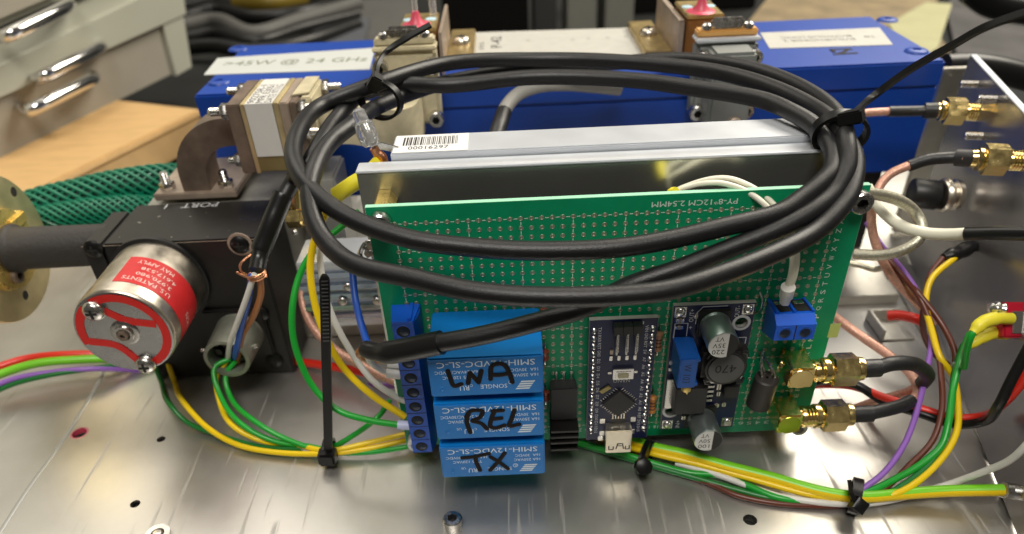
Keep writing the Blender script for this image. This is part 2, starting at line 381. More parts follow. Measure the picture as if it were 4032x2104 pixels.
g = G(); g.add([(-3000, -600, -48), (3000, -600, -48), (3000, 4000, -48), (-3000, 4000, -48)], [(0, 1, 2, 3)])
struct(g, 'bench_ground', M_BENCH)
# right foot of the chassis wall
A0, A1 = at(2300, 810, z=PZ), at(2576, 1318, z=PZ); fd = (A1 - A0).normalized(); A0 = A0 - fd * 40; A1 = A1 + fd * 60
fn = Z.cross(fd).normalized(); fn = fn if fn.x > 0 else -fn
g = G(); g.obox(A0 + Z * .02, A1 - A0, fn * 24, Z * 1.6, .3); wall = T('chassis_side_wall', 'bare aluminium side wall of the chassis standing behind the red switch and the gold connectors', 'metal panel', A0)
wall.part(g, 'foot_flange', M_PLATE)
B0 = at(2440, 140, y=108); B1 = at(2576, 268, y=51); dB = (B1 - B0); dB.z = 0; dB.normalize(); nB = Z.cross(dB).normalized(); nB = nB if nB.x < 0 else -nB   # nB faces the board
zt = B0.z; B0 = V((B0.x, B0.y, PZ + 1.6)); BL = 175.
X2 = nB * -1
Lx, Lz = BL, zt - PZ - 1.6
g = G(); g.sheet(B0, dB * Lx if (dB.cross(Z)).dot(nB) > 0 else dB * Lx, Z * Lz, [], 1.5)
g = G(); g.obox(B0, dB * Lx, Z * Lz, -nB * 1.6, .12); wall.part(g, 'panel_sheet', M_PANEL)
g = G(); g.obox(B0 + Z * Lz + nB * .05, dB * Lx, Z * .5, -nB * 2.2, .15); wall.part(g, 'top_edge', M_ALU)
def onB(u, v): return on_plane(u, v, B0, nB)
for (u, v) in ((2428, 212), (2475, 250), (2440, 343)):
    c = onB(u + 30, v); g = G(); g.lathe(c, nB, [(0, 1.35)] + [(k * .5 + (.25 if q else 0), 1.35 if not q else 1.1) for k in range(10) for q in (0, 1)] + [(5.2, 1.)], 12); wall.part(g, 'screw_end', M_STEEL)
for (u, v) in ((2459 + 20, 886), (2575, 930), (2225, 700)):
    c = at(u, v, z=PZ + 1.7); pan(wall, c, Z, 1.6, .8, 'rivet', parent=wall.o)
# far end post beside the blue amplifier
c0 = at(2330, 438, y=125); c1 = at(2410, 200, y=125); g = G()
g.obox(V((c0.x - 6, 125, -44)), X * 16, Y * 3, Z * 70, .3)
one(g, 'metal_bracket', M_STRIP, 'flat grey metal bracket standing between the end of the blue amplifier and the side wall', 'bracket', V((c0.x - 6, 125, -44)))
# cross bar and low tray behind the board (seen right of it)
g = G(); a = at(2120, 748, z=-41); b = at(2262, 738, z=-41)
g.obox(V((a.x - 30, a.y, PZ + .02)), X * (b.x - a.x + 30), Y * 62, Z * 4, .4)
tray = one(g, 'metal_tray', M_STRIP, 'low dull metal tray with a bright front edge beside the lettered board edge', 'tray', V((a.x, a.y, PZ)))
g = G(); a = at(2215, 860, z=PZ); 
g.box(a.x, a.x + 1, a.y, a.y + 14, PZ + .03, PZ + 5, .2); g.box(a.x + 1, a.x + 12, a.y + 13, a.y + 14, PZ + .03, PZ + 4.5, .2); g.box(a.x, a.x + 12, a.y, a.y + 14, PZ + .035, PZ + .8, .1)
one(g, 'corner_bracket', M_STRIP, 'small bent metal corner bracket with a red wire end lying on it', 'bracket', a)
g = G(); g.tube(smooth([(2232, 795, 'z', -28), (2262, 794, 'z', -27), (2295, 800, 'z', -26), (2322, 810, 'z', -27)]), 1.7, 12)
one(g, 'red_sleeve', M_REDW, 'short loose red wire end over the small corner bracket', 'wire', at(2280, 800, z=-28))
g = G(); q = at(1140, 1322, z=PZ); chs = T('chassis_screw', 'steel socket-head screw standing in the metal plate in front of the blue relays', 'screw', q)
hexhead(chs, q + Z * .02, Z, 2.75, 3.2, 'screw_head')
q = at(398, 1347, z=PZ); ws = T('washer', 'round washer lying at the bottom edge of the metal plate', 'washer', q)
g = G(); g.lathe(q, Z, [(0, 3.4), (.8, 3.4), (.8, 1.9), (0, 1.9)], 28, cap=False); ws.part(g, 'ring', M_STEEL)
g = G(); g.lathe(q, Z, [(0, 1.8), (.6, 1.7), (1.1, 1.2), (1.2, .05)], 20, cap=False); ws.part(g, 'screw_head', M_STEEL)

# ---- far background (out of focus): plank, cabinet, cases, papers
PL = -25.
a, b = at(103, 470, z=PL), at(505, 275, z=PL); d = (b - a).normalized(); n = Z.cross(d).normalized(); n = n if n.y > 0 else -n
wd = (at(466, 175, z=PL) - b).dot(n)
pl = T('wooden_plank', 'light plywood plank under the grey drawer cabinet at the rear', 'plank', a)
g = G(); g.obox(a - d * 260 + Z * -4, d * ((b - a).length + 260), n * (wd + 160), Z * 4, .8); pl.part(g, 'top_ply', M_PLANK)
g = G(); g.obox(a - d * 260 - Z * 19.8 + n * .4, d * ((b - a).length + 259), n * (wd + 159), Z * 15.7, .8); pl.part(g, 'core_ply', M_PLANKE)
CZ = PL
ca, cb = at(0, 402, z=CZ), at(432, 188, z=CZ); cdv = (cb - ca).normalized(); cn = Z.cross(cdv).normalized(); cn = cn if cn.y < 0 else -cn
def onC(u, v, off=0.): return on_plane(u, v, ca + cn * off, cn)
cab = T('drawer_cabinet', 'grey metal drawer cabinet with chrome handles standing out of focus on the plank', 'cabinet', ca)
g = G(); g.obox(ca - cdv * 250 + Z * .3 - cn * 3, cdv * ((cb - ca).length + 262), -cn * 160, Z * 190, 1.5); cab.part(g, 'carcass', M_CAB)
def cquad(pts, off, th, name, m, parent=None):
    q = [onC(u, v, off) for u, v in pts]; gg = G(); gg.prism(q, cn * th); return cab.part(gg, name, m, parent)
cquad([(-60, 188), (440, -55), (452, 35), (-60, 262)], -3, 5, 'drawer_rail', M_CAB)
cquad([(395, 55), (444, 10), (470, 168), (432, 190)], -3, 4, 'side_frame', M_CAB)
dr = cquad([(-60, 262), (400, 62), (428, 186), (-60, 428)], -3, 1.2, 'drawer_front', M_CABIN)
cquad([(55, 158), (215, 75), (228, 118), (70, 205)], -1.8, 2.5, 'label_holder', mat('holder_grey', (.16, .155, .14), .4, .4), dr)
cquad([(78, 158), (195, 98), (202, 122), (86, 186)], .8, .5, 'label_card', M_CAB, dr)
g = G(); g.tube(smooth([onC(88, 196, 1), onC(100, 196, 12), onC(120, 186, 16), onC(225, 134, 16), onC(252, 118, 12), onC(255, 112, 1)]), 3.2, 12); cab.part(g, 'handle', M_CHROME, dr)
g = G(); g.tube(smooth([onC(55, 270, 1), onC(75, 278, 12), onC(100, 266, 16), onC(215, 208, 16), onC(235, 196, 12), onC(238, 190, 1)]), 3.4, 12); cab.part(g, 'handle', M_CHROME, dr)
cquad([(-40, 60), (150, -20), (160, -60), (-40, -60)], 0, 2, 'upper_drawer', M_CABIN)
cquad([(-60, 118), (300, -48), (300, -66), (-60, 92)], -3, 2.0, 'drawer_gap', M_HOLE)
g = G(); g.tube(smooth([onC(-8, 95, 1), onC(12, 92, 12), onC(35, 82, 16), onC(150, 26, 16), onC(172, 12, 12), onC(176, 2, 1)]), 3.4, 12); cab.part(g, 'handle', M_CHROME, cab.o)
def slab(pts, z, th, name, m, label, cat, up=True):
    q = [at(u, v, z=z) for u, v in pts]; gg = G(); gg.prism(q, Z * -th); return one(gg, name, m, label, cat, q[0])
slab([(668, 118), (722, 8), (1030, -8), (1080, 96)], -44, 3.5, 'grey_pad', M_GREYPAD, 'flat grey pad lying far behind the left half of the blue amplifier', 'pad')
slab([(770, 120), (800, 48), (930, 44), (915, 115)], -41.5, 1.5, 'dark_card', mat('dark_card', (.08, .085, .095), .5), 'dark grey card on the flat grey pad', 'card')
def upright(u0, u1, v0, v1, y, dz, name, m, label, cat, bev=1.5):
    a = at(u0, v1, y=y); b = at(u1, v1, y=y); t = at((u0 + u1) / 2, v0, y=y); z0 = max(min(a.z, b.z), -47.9); z0 = -47.9
    gg = G(); gg.box(a.x, b.x, y, y + dz, z0, t.z, bev); return one(gg, name, m, label, cat, V((a.x, y, z0)))
upright(1118, 1330, -120, 80, 420, 90, 'black_case', M_DKGREY, 'black ribbed equipment case out of focus behind the amplifier', 'case')
for i in range(9):
    pass
upright(1345, 1400, -120, 80, 440, 60, 'dark_grey_box', mat('charcoal_case', (.05, .048, .044), .6), 'charcoal upright box beside the black case', 'box')
upright(1428, 1500, -120, 80, 430, 60, 'cream_binder', M_CREAM, 'first of two cream upright boxes, next to the charcoal box', 'box')
upright(1522, 1592, -120, 80, 430, 60, 'cream_binder', M_CREAM, 'second of two cream upright boxes, next to the brass block on the amplifier', 'box')
upright(1500, 1900, -150, 20, 560, 40, 'black_screen', M_DKGREY, 'large black case far behind the copper blocks', 'case')
g = G(); q = [at(u, v, z=-40) for u, v in ((1870, 70), (1960, -40), (2400, -60), (2330, 40), (2390, 130), (2180, 150))]; g.prism(q, Z * -3)
one(g, 'kraft_paper', M_PAPER, 'crumpled brown paper behind the end of the blue amplifier', 'paper', q[0])
slab([(2235, 60), (2330, 5), (2395, 10), (2360, 120), (2300, 160)], -37, 1, 'yellow_sheet', M_PAPY, 'pale yellow sheet lying on the brown paper', 'paper')
slab([(2380, 20), (2420, -60), (2700, -60), (2700, 210), (2420, 190)], -44, 2, 'grey_cloth', mat('grey_cloth', (.055, .052, .052), .8, var=.4, vs=40), 'dark grey cloth lying behind the side wall in the far corner', 'cloth')
rg = random.Random(3)
for i in range(5):
    g = G(); v0 = 18 + i * 26
    g.tube(smooth([(440 + rg.uniform(0, 30), v0, 'z', -38), (540, v0 - 14 + rg.uniform(-8, 10), 'z', -36), (640, v0 + 6 + rg.uniform(-8, 10), 'z', -38), (760, v0 - 20 + rg.uniform(-8, 10), 'z', -38), (900, v0 - 60, 'z', -40)]), 5 + i % 3, 12)
    one(g, 'black_cable', [M_BLKW, M_GREYPAD][i == 2], ['uppermost blurred black cable in the tangle behind the drawer cabinet', 'second blurred black cable from the top of the tangle beside the cabinet', 'grey blurred cable in the middle of the tangle beside the cabinet', 'fourth blurred cable down the tangle, just over the lowest one', 'lowest blurred black cable of the tangle beside the cabinet'][i], 'cable', at(540, v0, z=-38), 'tangled cables behind the cabinet')
g = G(); g.tube(smooth([(600, 8, 'z', -34), (680, 6, 'z', -30), (760, -6, 'z', -34)]), 9, 12); one(g, 'yellow_cable', mat('dull_yellow', (.16, .11, .008), .5), 'blurred yellow cable above the black cable tangle', 'cable', at(680, 4, z=-34))
g = G(); g.tube(smooth([(2376, 170, 140), (2450, 168, 140), (2520, 178, 140), (2600, 200, 140)]), 5.2, 16); one(g, 'black_hose', M_BLKW, 'thick black cable running behind the side wall from the end of the amplifier', 'cable', at(2450, 170, y=140))
g = G(); g.tube(smooth([(2440, -30, 300), (2500, 10, 300), (2600, 30, 300)]), 8, 12); one(g, 'dark_cable', M_BLKW, 'thick dark cable in the far corner over the side wall', 'cable', at(2480, 60, y=300))

# ================================================================== BLUE AMPLIFIER
by0, by1, bz0, bz1, bx0, bx1 = 105., 170., -6., 35.3, -136., 130.
amp = T('blue_amplifier', 'long blue painted microwave amplifier box with white labels lying behind the green board', 'amplifier', ((bx0 + bx1) / 2, by0, -45))
g = G(); g.box(bx0, bx1, by0, by1, bz0, bz1 - 9.2, .5); amp.part(g, 'body', M_BLUE)
g = G(); g.box(bx0 - .3, bx1 + .3, by0 - .4, by1 + .3, bz1 - 9, bz1, .7); lid = amp.part(g, 'lid', M_BLUE)
for xx in (bx0 + 15, bx1 - 15):
    for yy in (by0 + 10, by1 - 10): g = G(); g.box(xx - 6, xx + 6, yy - 6, yy + 6, -44.9, bz0 - .05, .3); amp.part(g, 'foot', M_BLKPAINT)
for (u, v) in ((552, 208), (600, 125), (2305, 130), (2232, 52)):
    c = at(u, v, z=bz1 + .1); g = G(); g.lathe(c, Z, [(0, 4.2), (.5, 3.9), (.9, 3.2), (.9, 1.6), (.3, 1.4)], 20); amp.part(g, 'lid_screw', M_BLUE)
def flat_quad(t, pts, z, th, name, m, parent=None):
    q = [at(u, v, z=z) for u, v in pts]; gg = G(); gg.prism(q[::-1], Z * th); return t.part(gg, name, m, parent), q
lb, q = flat_quad(amp, [(548, 148), (944, 122), (930, 176), (513, 190)], bz1 + .03, .25, 'tape_label', M_TAPE, lid)
c = (q[0] + q[1] + q[2] + q[3]) / 4 + Z * .3; xd = (q[2] - q[3]).normalized()
g = G(); lettering(g, '>45W @ 24 GHz', c + xd * 1.5, xd, Z.cross(xd), (q[2] - q[3]).length * .90, 8.0); amp.part(g, 'lettering', mat('tape_ink', (.16, .18, .12), .6), lid)
lb, q = flat_quad(amp, [(1164, 84), (1628, 70), (1652, 148), (1160, 154)], bz1 + .03, .2, 'rating_label', M_LABEL, lid)
g = G()
for (u, v, s, wd) in ((1212, 110, 'POWER', 6), (1248, 100, 'HP-24', 10), (1290, 118, 'OK', 3), (1330, 98, '+', 1.6), (1440, 98, 'V', 1.6), (1480, 98, 'G', 1.6), (1528, 95, 'D', 1.6), (1575, 92, 'N', 1.6)):
    if wd in (6, 10): lettering(g, {'POWER': '|||||', 'HP-24': 'P-42'}[s], at(u, v + 6, z=bz1 + .26), Y, -X, wd * 1.7, 4.4 if wd == 10 else 2)
amp.part(g, 'lettering', M_INK, lid)
g = G()
for (u, v) in ((1328, 102), (1440, 100), (1480, 97), (1528, 95), (1575, 92), (1620, 90)):
    lettering(g, 'o', at(u, v, z=bz1 + .26), -X, -Y, 1.6, 3)
amp.part(g, 'socket_marks', M_PENCIL, lid)
lb, q = flat_quad(amp, [(1912, 84), (2212, 71), (2246, 114), (1936, 123)], bz1 + .03, .2, 'maker_label', M_LABEL, lid)
xd = (q[2] - q[3]).normalized(); yd = Z.cross(xd); c = sum(q, V()) / 4 + Z * .25
g = G()
lettering(g, 'BVOWOUG LOHIC', c - xd * 3 + yd * 2.0, -xd, -yd, 27, 2.8); lettering(g, 'EVSLHRHORSIB 2', c - xd * 3 - yd * 2.6, -xd, -yd, 27, 2.8); lettering(g, '1#', c + xd * 16.5, -xd, -yd, 3.4, 3.)
amp.part(g, 'lettering', mat('label_ink', (.11, .11, .10), .6), lid)
g = G(); c = at(2122, 130, z=bz1 + .06); xd2 = -X
for i, st in enumerate([[(-2, 2), (2.5, 2), (2.4, 1.2)], [(2.2, 2), (0, -.3), (-2.6, -1.8)], [(-3.2, -1.8), (2.8, -1.6)], [(-2.2, 2.2), (-2.4, -.2)]]):
    g.tube([c + X * a * 1.5 + Y * b * 1.6 + Z * i * .03 for a, b in st], .75, 8, flat=.12, up=Z)
amp.part(g, 'marker_figure', M_MARK, lid)

# bronze block with pink lacquered glass stubs on the amplifier, built twice
def feed(cx, side_u, cat_label, s=1):
    z = bz1; y0, y1 = 112., 134.; t = T('bronze_feed_block', cat_label, 'metal block', (cx, y0, z), 'bronze feed blocks on the blue amplifier')
    g = G(); g.box(cx - 6.1, cx + 6.1, y0, y1, z + .05, z + 15.8, .4); t.part(g, 'block', M_CUBROWN)
    g = G(); g.box(cx - 6.4, cx + 6.4, y0 - .3, y1 + .3, z + 15.82, z + 17.2, .3); t.part(g, 'cap_plate', M_BRONZE)
    g = G(); g.lathe((cx - .6, y0 + 5, z + 17.15), Z, [(0, 5.2), (.3, 4.8), (.6, 3.0), (2.2, 1.8), (4.4, 1.2)], 24, sx=1.1); t.part(g, 'pink_lacquer_bead', M_PINK)
    for k in (-1, 1):
        g = G(); g.lathe((cx + 4. * k, y0 + 12, z + 17.22), Z, [(0, 2.1), (.25, 1.9), (.35, .1)], 16, cap=False); t.part(g, 'pale_spot', M_PALEBLUE)
    g = G(); g.cyl((cx - .6, y0 + 5, z + 19), (cx - .6, y0 + 7, z + 42), 1.0, 14); t.part(g, 'glass_stub', M_GLASS)
    g = G(); g.cyl((cx + 4.5, y1 - 4, z + 17.2), (cx + 4.5, y1 - 3, z + 36), 1.3, 14); t.part(g, 'glass_stub', M_GLASS)
    bxx = cx + s * 13.2
    g = G(); g.box(bxx - 5, bxx + 5, 122, 168, z + .06, z + 3, .3); t.part(g, 'side_block', M_BRONZE)
    pan(t, (bxx, 146, z + 3.02), Z, 3.4, 2.6, 'side_screw', m=M_NICKEL)
    g = G(); g.box(cx + s * 6.9, cx + s * 8.1, y0 + 2, y1 + 24, z + .07, z + 15, .3); t.part(g, 'fin', M_TAN)
    g = G(); g.box(cx - 6.3 - (4.4 if s > 0 else 0), cx - 6.45 + (0 if s > 0 else 17.3), y1 - 6 if s > 0 else y1 + .4, y1 + 10, z + .08, z + 8, .4); t.part(g, 'rear_block', M_BRONZE)
    return t
feed(-55.2, 0, 'bronze block with pink lacquer next to the tape label, above the ivory waveguide', 1)
feed(45.2, 0, 'bronze block with pink lacquer above the grey waveguide, between the two paper labels', -1)

# waveguide flanges on the amplifier front
def waveguide(cx, mcol, mtop, label, name, zc, grey):
    t = T(name, label, 'waveguide', (cx, 95, zc - 14), None)
    g = G(); g.box(cx - 10.5, cx + 10.5, 97, 104.4, zc - 11, zc + 14, 1.2); t.part(g, 'flange', mcol)
    g = G(); g.box(cx - 10.8, cx + 10.8, 96.6, 104.5, zc + 14.05, zc + 15.4, .4); t.part(g, 'top_edge', M_IVORY if not grey else M_ALU)
    g = G(); g.box(cx - 10.2, cx + 10.2, 99, 104.6, zc + 15.45, zc + 17.6, .5); t.part(g, 'gasket', mtop)
    for sx in (-1, 1):
        hexhead(t, (cx + sx * 8.6, 97, zc + 9.5), -Y, 2.7, 3.6, 'flange_screw'); hexhead(t, (cx + sx * 8.6, 97, zc - 8.5), -Y, 2.7, 3.6, 'flange_screw')
        g = G(); g.lathe((cx + sx * 7, 101, zc + 17.6), Z, [(0, 1.8), (1.4, 1.7), (2, 1)], 12); t.part(g, 'top_screw', M_STEEL)
    g = G(); g.box(cx - 5.5, cx + 5.5, 99.5, 103, zc + 17.6, zc + 21, .8); t.part(g, 'clip', M_STEEL)
    return t
f1 = at(1028, 222, y=97); wg1 = waveguide(f1.x, M_IVORY, M_IVORY, 'ivory painted waveguide bend joining the labelled block to the amplifier front', 'ivory_waveguide', f1.z - 2, False)
f2 = at(1812, 215, y=97); wg2 = waveguide(f2.x + 1, M_GREYPAINT, mat('orange_gasket', (.62, .34, .10), .4), 'short grey waveguide with orange gasket bolted to the front of the blue amplifier', 'grey_waveguide', f2.z, True)
g = G(); g.box(f2.x - 6, f2.x + 8, 86, 97, f2.z - 14, f2.z + 13.5, 1.); wg2.part(g, 'tube', M_GREYPAINT)
hexhead(wg2, (f2.x + 3, 86, f2.z - 10), -Y, 2.8, 2., 'cover_screw', m=M_TAN)

# ---- isolator block with paper label, browned elbow
ix0, ix1, iy0, iy1, iz0, iz1 = -112.3, -90.2, 68., 93.5, 20.5, 42.9
iso = T('waveguide_isolator', 'square browned waveguide isolator wrapped in a white printed paper label', 'waveguide part', ((ix0 + ix1) / 2, 80, iz0))
g = G(); g.box(ix0, ix0 + 4.6, iy0, iy1, iz0, iz1, .35); iso.part(g, 'end_plate', M_BROWN)
g = G(); g.box(ix0 + 4.7, ix1 - 5.6, iy0 + .3, iy1 - .3, iz0 + .3, iz1 - .3, .3); iso.part(g, 'magnet_body', M_OLIVE)
g = G(); g.box(ix1 - 5.5, ix1 - 2.6, iy0, iy1, iz0, iz1, .35); iso.part(g, 'end_plate', M_TAN)
g = G(); g.box(ix1 - 2.5, ix1, iy0 + .2, iy1, iz0, iz1 - .2, .35); iso.part(g, 'end_plate', M_BROWN)
g = G(); g.box(ix0 + 4.6, ix0 + 5.9, iy0 - .05, iy1, iz0 - .05, iz1 + .05, .15); g.box(ix1 - 7.2, ix1 - 5.55, iy0 - .05, iy1, iz0 - .05, iz1 + .05, .15); iso.part(g, 'brass_rim', M_BRASSF)
lx0, lx1 = ix0 + 6.1, ix1 - 7.4
g = G(); g.box(lx0, lx1, iy0 - .15, iy0 + .28, iz0 + 5.5, iz1 + .12, .1); g.box(lx0, lx1, iy0 - .13, iy1 - .5, iz1 - .28, iz1 + .14, .1); lab = iso.part(g, 'paper_label', mat('white_label', (.62, .61, .58), .5))
g = G(); cx = (lx0 + lx1) / 2
for k, s in enumerate(('90275R-1', 'MFR E3051', 'DATE 9711G')): lettering(g, s, (cx - 2.6 + k * 2.7, iy0 + 9.5, iz1 + .17), Y, -X, 18, 2.3)
iso.part(g, 'lettering', M_INK, lab)
g = G(); g.prism([(ix1 - 2.4, iy0 + 6, iz1 + .03), (ix1 + 2.6, iy0 + 8, iz1 + .03), (ix1 + 2.8, iy1 - 1, iz1 + .03), (ix1 - 1.8, iy1 - 1, iz1 + .03)], (0, 0, .5)); g.box(ix1 + .05, ix1 + 3.6, iy0 + 5, iy1 - 1, iz0 + 2, iz1 - .3, .5); iso.part(g, 'ivory_flange', M_IVORY)
g = G(); g.lathe((ix1 + .4, iy0 - .05, (iz0 + iz1) / 2 + 4), -Y, [(0, 2.6), (.1, 2.5), (.2, .1)], 14, cap=False, sx=.8); iso.part(g, 'paint_patch', M_IVORY)
for yy, zz in ((iy0 + 2.4, iz1 - 2.6), (iy1 - 3, iz1 - 2.6)):
    nut(iso, (ix0 - .02, yy, zz), -X, 2.6, 2.2, 1.4, 4.2); nut(iso, (ix1 + (.2 if yy < 75 else 3.7), yy, zz), X, 2.6, 2.2, 1.4, 4.0)
nut(iso, (ix1 + .2, iy0 + 2.6, iz0 + 12), X, 2.2, 2, 1.3, 2.5); nut(iso, (ix0 - .02, iy0 + 2.4, iz0 + 4), -X, 2.2, 2, 1.3, 2.5)
def recttube(g, path, w, h, up):
    m = len(path); vs = []; fs = []
    for i, p in enumerate(path):
        t = (path[min(i + 1, m - 1)] - path[max(i - 1, 0)]).normalized(); a = V(up).cross(t).normalized(); b = V(up)
        for x, y in ((-1, -1), (1, -1), (1, 1), (-1, 1)): vs.append(p + a * x * w / 2 + b * y * h / 2)
    for i in range(m - 1):
        for k in range(4): j = (k + 1) % 4; fs.append((i * 4 + k, i * 4 + j, i * 4 + 4 + j, i * 4 + 4 + k))
    fs += [(3, 2, 1, 0), tuple(range(m * 4 - 4, m * 4))]; return g.add(vs, fs)
zc = (iz0 + iz1) / 2; SWZ = 9.3
EX, EY = -132.5, 82.
elb = T('waveguide_elbow', 'browned metal waveguide elbow curving from the black switch up into the labelled isolator', 'waveguide part', (EX, EY, SWZ))
rx, rz = 15.5, 14.5; path = [V((EX, EY, SWZ + 2.6)), V((EX, EY, zc - rz - 1))] + [V((EX + rx - rx * cos(a), EY, zc - rz + rz * sin(a))) for a in [pi / 2 * i / 14 for i in range(15)]] + [V((ix0 - .05, EY, zc))]
g = G(); recttube(g, path, 9.2, 12.5, Y); elb.part(g, 'bend', M_BROWN)
g = G(); g.box(EX - 15, EX + 13.5, 74.5, 106, SWZ + .05, SWZ + 2.6, .4); elb.part(g, 'base_flange', M_TAN)
for xx, yy in ((-143.7, 79), (-123.2, 78.6), (-144.8, 101.5), (-123, 101)): nut(elb, (xx, yy, SWZ + 2.62), Z, 2.6, 2.4, 1.5, 3.6)
# ivory bend from isolator to the flange
g = G(); p0 = V((ix1 + 3.7, 82, zc)); pts = smooth([p0, p0 + X * 8, V((f1.x - 12, 83, zc - 2)), V((f1.x - 2, 87, zc - 4)), V((f1.x, 92, f1.z - 8)), V((f1.x, 97.5, f1.z - 8))], 6)
recttube(g, pts, 8.5, 13, Z); wg1.part(g, 'bend', M_IVORY)

# ================================================================== BLACK WAVEGUIDE SWITCH
sx0, sx1, sy0, sy1, sz0, sz1 = -157.5, -104.5, 45., 100., -44.9, 9.
sw = T('waveguide_switch', 'black waveguide switch block with a silver motor can facing the camera', 'switch', ((sx0 + sx1) / 2, 60, sz0))
g = G(); g.box(sx0 + 4, sx1, sy0, sy0 + 28, sz0, sz1, .6); g.box(sx0 - 3, sx0 + 3.9, sy0 + .2, sy0 + 24, sz1 - 22, sz1 - .05, .8); blk = sw.part(g, 'front_block', M_BLKPAINT)
g = G(); g.box(sx0 + 6, sx1 + 6, sy0 + 28.1, sy1 + 10, sz0, sz1 - 1.2, .6); sw.part(g, 'guide_body', mat('grey_cast_metal', (.36, .35, .31), .45, .6, var=.2, vs=9))
g = G(); a = at(482, 517, z=sz1 + .04); lettering(g, 'PORT   1', a, -X, -Y, 18, 3.4); sw.part(g, 'lettering', M_WSILK, blk)
g = G(); rf = random.Random(5)
for (u, v) in ((520, 535), (480, 545), (610, 552), (632, 549), (640, 551), (655, 596), (432, 597), (523, 596), (300, 597), (350, 560), (575, 580), (400, 545), (640, 520)):
    c_ = at(u, v, z=sz1 + .03); r_ = rf.uniform(.15, .5)
    g.add([c_ + V((r_ * rf.uniform(.7, 1.8) * cos(q), r_ * rf.uniform(.5, .9) * sin(q), 0)) for q in [2 * pi * i / 7 for i in range(7)]], [tuple(range(7))])
sw.part(g, 'bare_metal_chips', M_STEEL, blk, kind='stuff')
g = G(); g.box(sx0 - 2.6, sx1 - .2, sy0 - .06, sy0 + .05, sz1 - .5, sz1 - .38); sw.part(g, 'worn_edge', M_TAN, blk)
# motor can
cy_, cf = sy0, 15.
fc = at(312, 838, y=cf); R0 = 14.2
g = G(); g.lathe((fc.x, sy0 + .02, fc.z), -Y, [(0, R0 + 1.2), (1.5, R0 + 1.2), (1.6, R0)], 48); sw.part(g, 'can_seat', M_BLACK)
g = G(); L = sy0 - cf
g.lathe((fc.x, sy0 - 1.6, fc.z), -Y, [(0, R0), (L - 3.4, R0), (L - 2.4, R0 - .25), (L - 1.8, R0 - .9), (L - 1.6, R0 - 1.6)], 64, cap=False); can = sw.part(g, 'motor_can', M_CAN)
g = G(); g.lathe((fc.x, cf + .02, fc.z), -Y, [(-.1, R0 - .4), (.0, R0 - 1.0), (.02, R0 - 1.4), (.02, .05)], 64, cap=False); face = sw.part(g, 'can_face', M_CANF)
def fp(r, an, o=.12): return V((fc.x + r * cos(radians(an)), cf - o, fc.z + r * sin(radians(an))))
def band(g, r0, r1, a0, a1, n=30, o=.12):
    vs = []
    for i in range(n + 1):
        an = a0 + (a1 - a0) * i / n; vs += [fp(r0, an, o), fp(r1, an, o)]
    g.add(vs, [(2 * i, 2 * i + 1, 2 * i + 3, 2 * i + 2) for i in range(n)])
g = G(); band(g, R0 - 3.4, R0 - .95, -72, 118); band(g, R0 - 3.4, R0 - .95, 132, 196)
for (pa, pb, pc) in (((9, 112), (5.5, 62), (10.5, 14)), ((11.5, 192), (6.2, 232), (11, 276))):
    pts = smooth([fp(pa[0], pa[1], .16), fp(pb[0] - .5, pb[1], .16), fp(pc[0], pc[1], .16)], 10); g.ribbon(pts, 2.3, .1, Y)
sw.part(g, 'red_stripe', M_REDPAINT, face)
pan(sw, fp(9.9, 122, .15), -Y, 3.1, 2.4, 'cross_screw'); pan(sw, fp(11.6, 284, .15), -Y, 3., 2.4, 'cross_screw')
g = G(); g.lathe(fp(.4, 20, .1), -Y, [(0, 4.1), (.3, 4.1), (.5, 3.4), (.5, 2.8), (1.3, 2.7), (1.3, 1.9)], 24, cap=False); sw.part(g, 'hub_ring', M_STEEL)
g = G(); g.lathe(fp(.4, 20, .1), -Y, [(0, 1.8), (2.0, 1.7), (2.1, .8), (1.2, .7)], 6); sw.part(g, 'hub_socket', M_BROWN)
# wrap-round red label on the can
def cw(an, t, o=.08): return V((fc.x + (R0 + o) * cos(radians(an)), sy0 - 1.6 - t, fc.z + (R0 + o) * sin(radians(an))))
g = G(); n = 40; A_, B_ = 92, -38; t0_, t1_ = 9., 23.; vs = []
for i in range(n + 1): an = A_ + (B_ - A_) * i / n; vs += [cw(an, t0_), cw(an, t1_)]
g.add(vs, [(2 * i, 2 * i + 1, 2 * i + 3, 2 * i + 2) for i in range(n)]); rl = sw.part(g, 'red_label', M_REDLBL, can)
g = G()
for wd_, an0, ln, tt in (('U.S. PATENTS', 56, 14, 20.6), ('3,970,980', 52, 10.5, 17.6), ('4,617,538', 50, 10.5, 14.7), ('MAY APPLY', 58, 10.5, 11.7), ('UCTS', -14, 5, 17.6)):
    lettering(g, wd_, V(), X, Y, ln, 1.75, warp=lambda px, py, an0=an0, tt=tt: cw(an0 + px / R0 * 57.3, tt + py, .16))
sw.part(g, 'lettering', mat('label_print', (.75, .55, .50), .5), rl)
# screws and lug on the front of the block
for (u, v) in ((237, 625), (604, 615), (655, 788), (690, 905)):
    c = at(u, v, y=sy0); c.y = sy0; g = G(); pan(sw, c, -Y, 3., 1.6, 'black_screw', M_NYLON)
g = G(); c = at(604, 615, y=sy0 - .3); g.lathe(c + Y * .2, -Y, [(0, 3.9), (.35, 3.9), (.35, 3.)], 24, cap=False); g.prism([c + V((2.5, 0, -1)), c + V((4.5, 0, 1)), c + V((7.5, 0, -6)), c + V((6, 0, -7))], (0, -.5, 0)); sw.part(g, 'solder_lug', M_TAN)
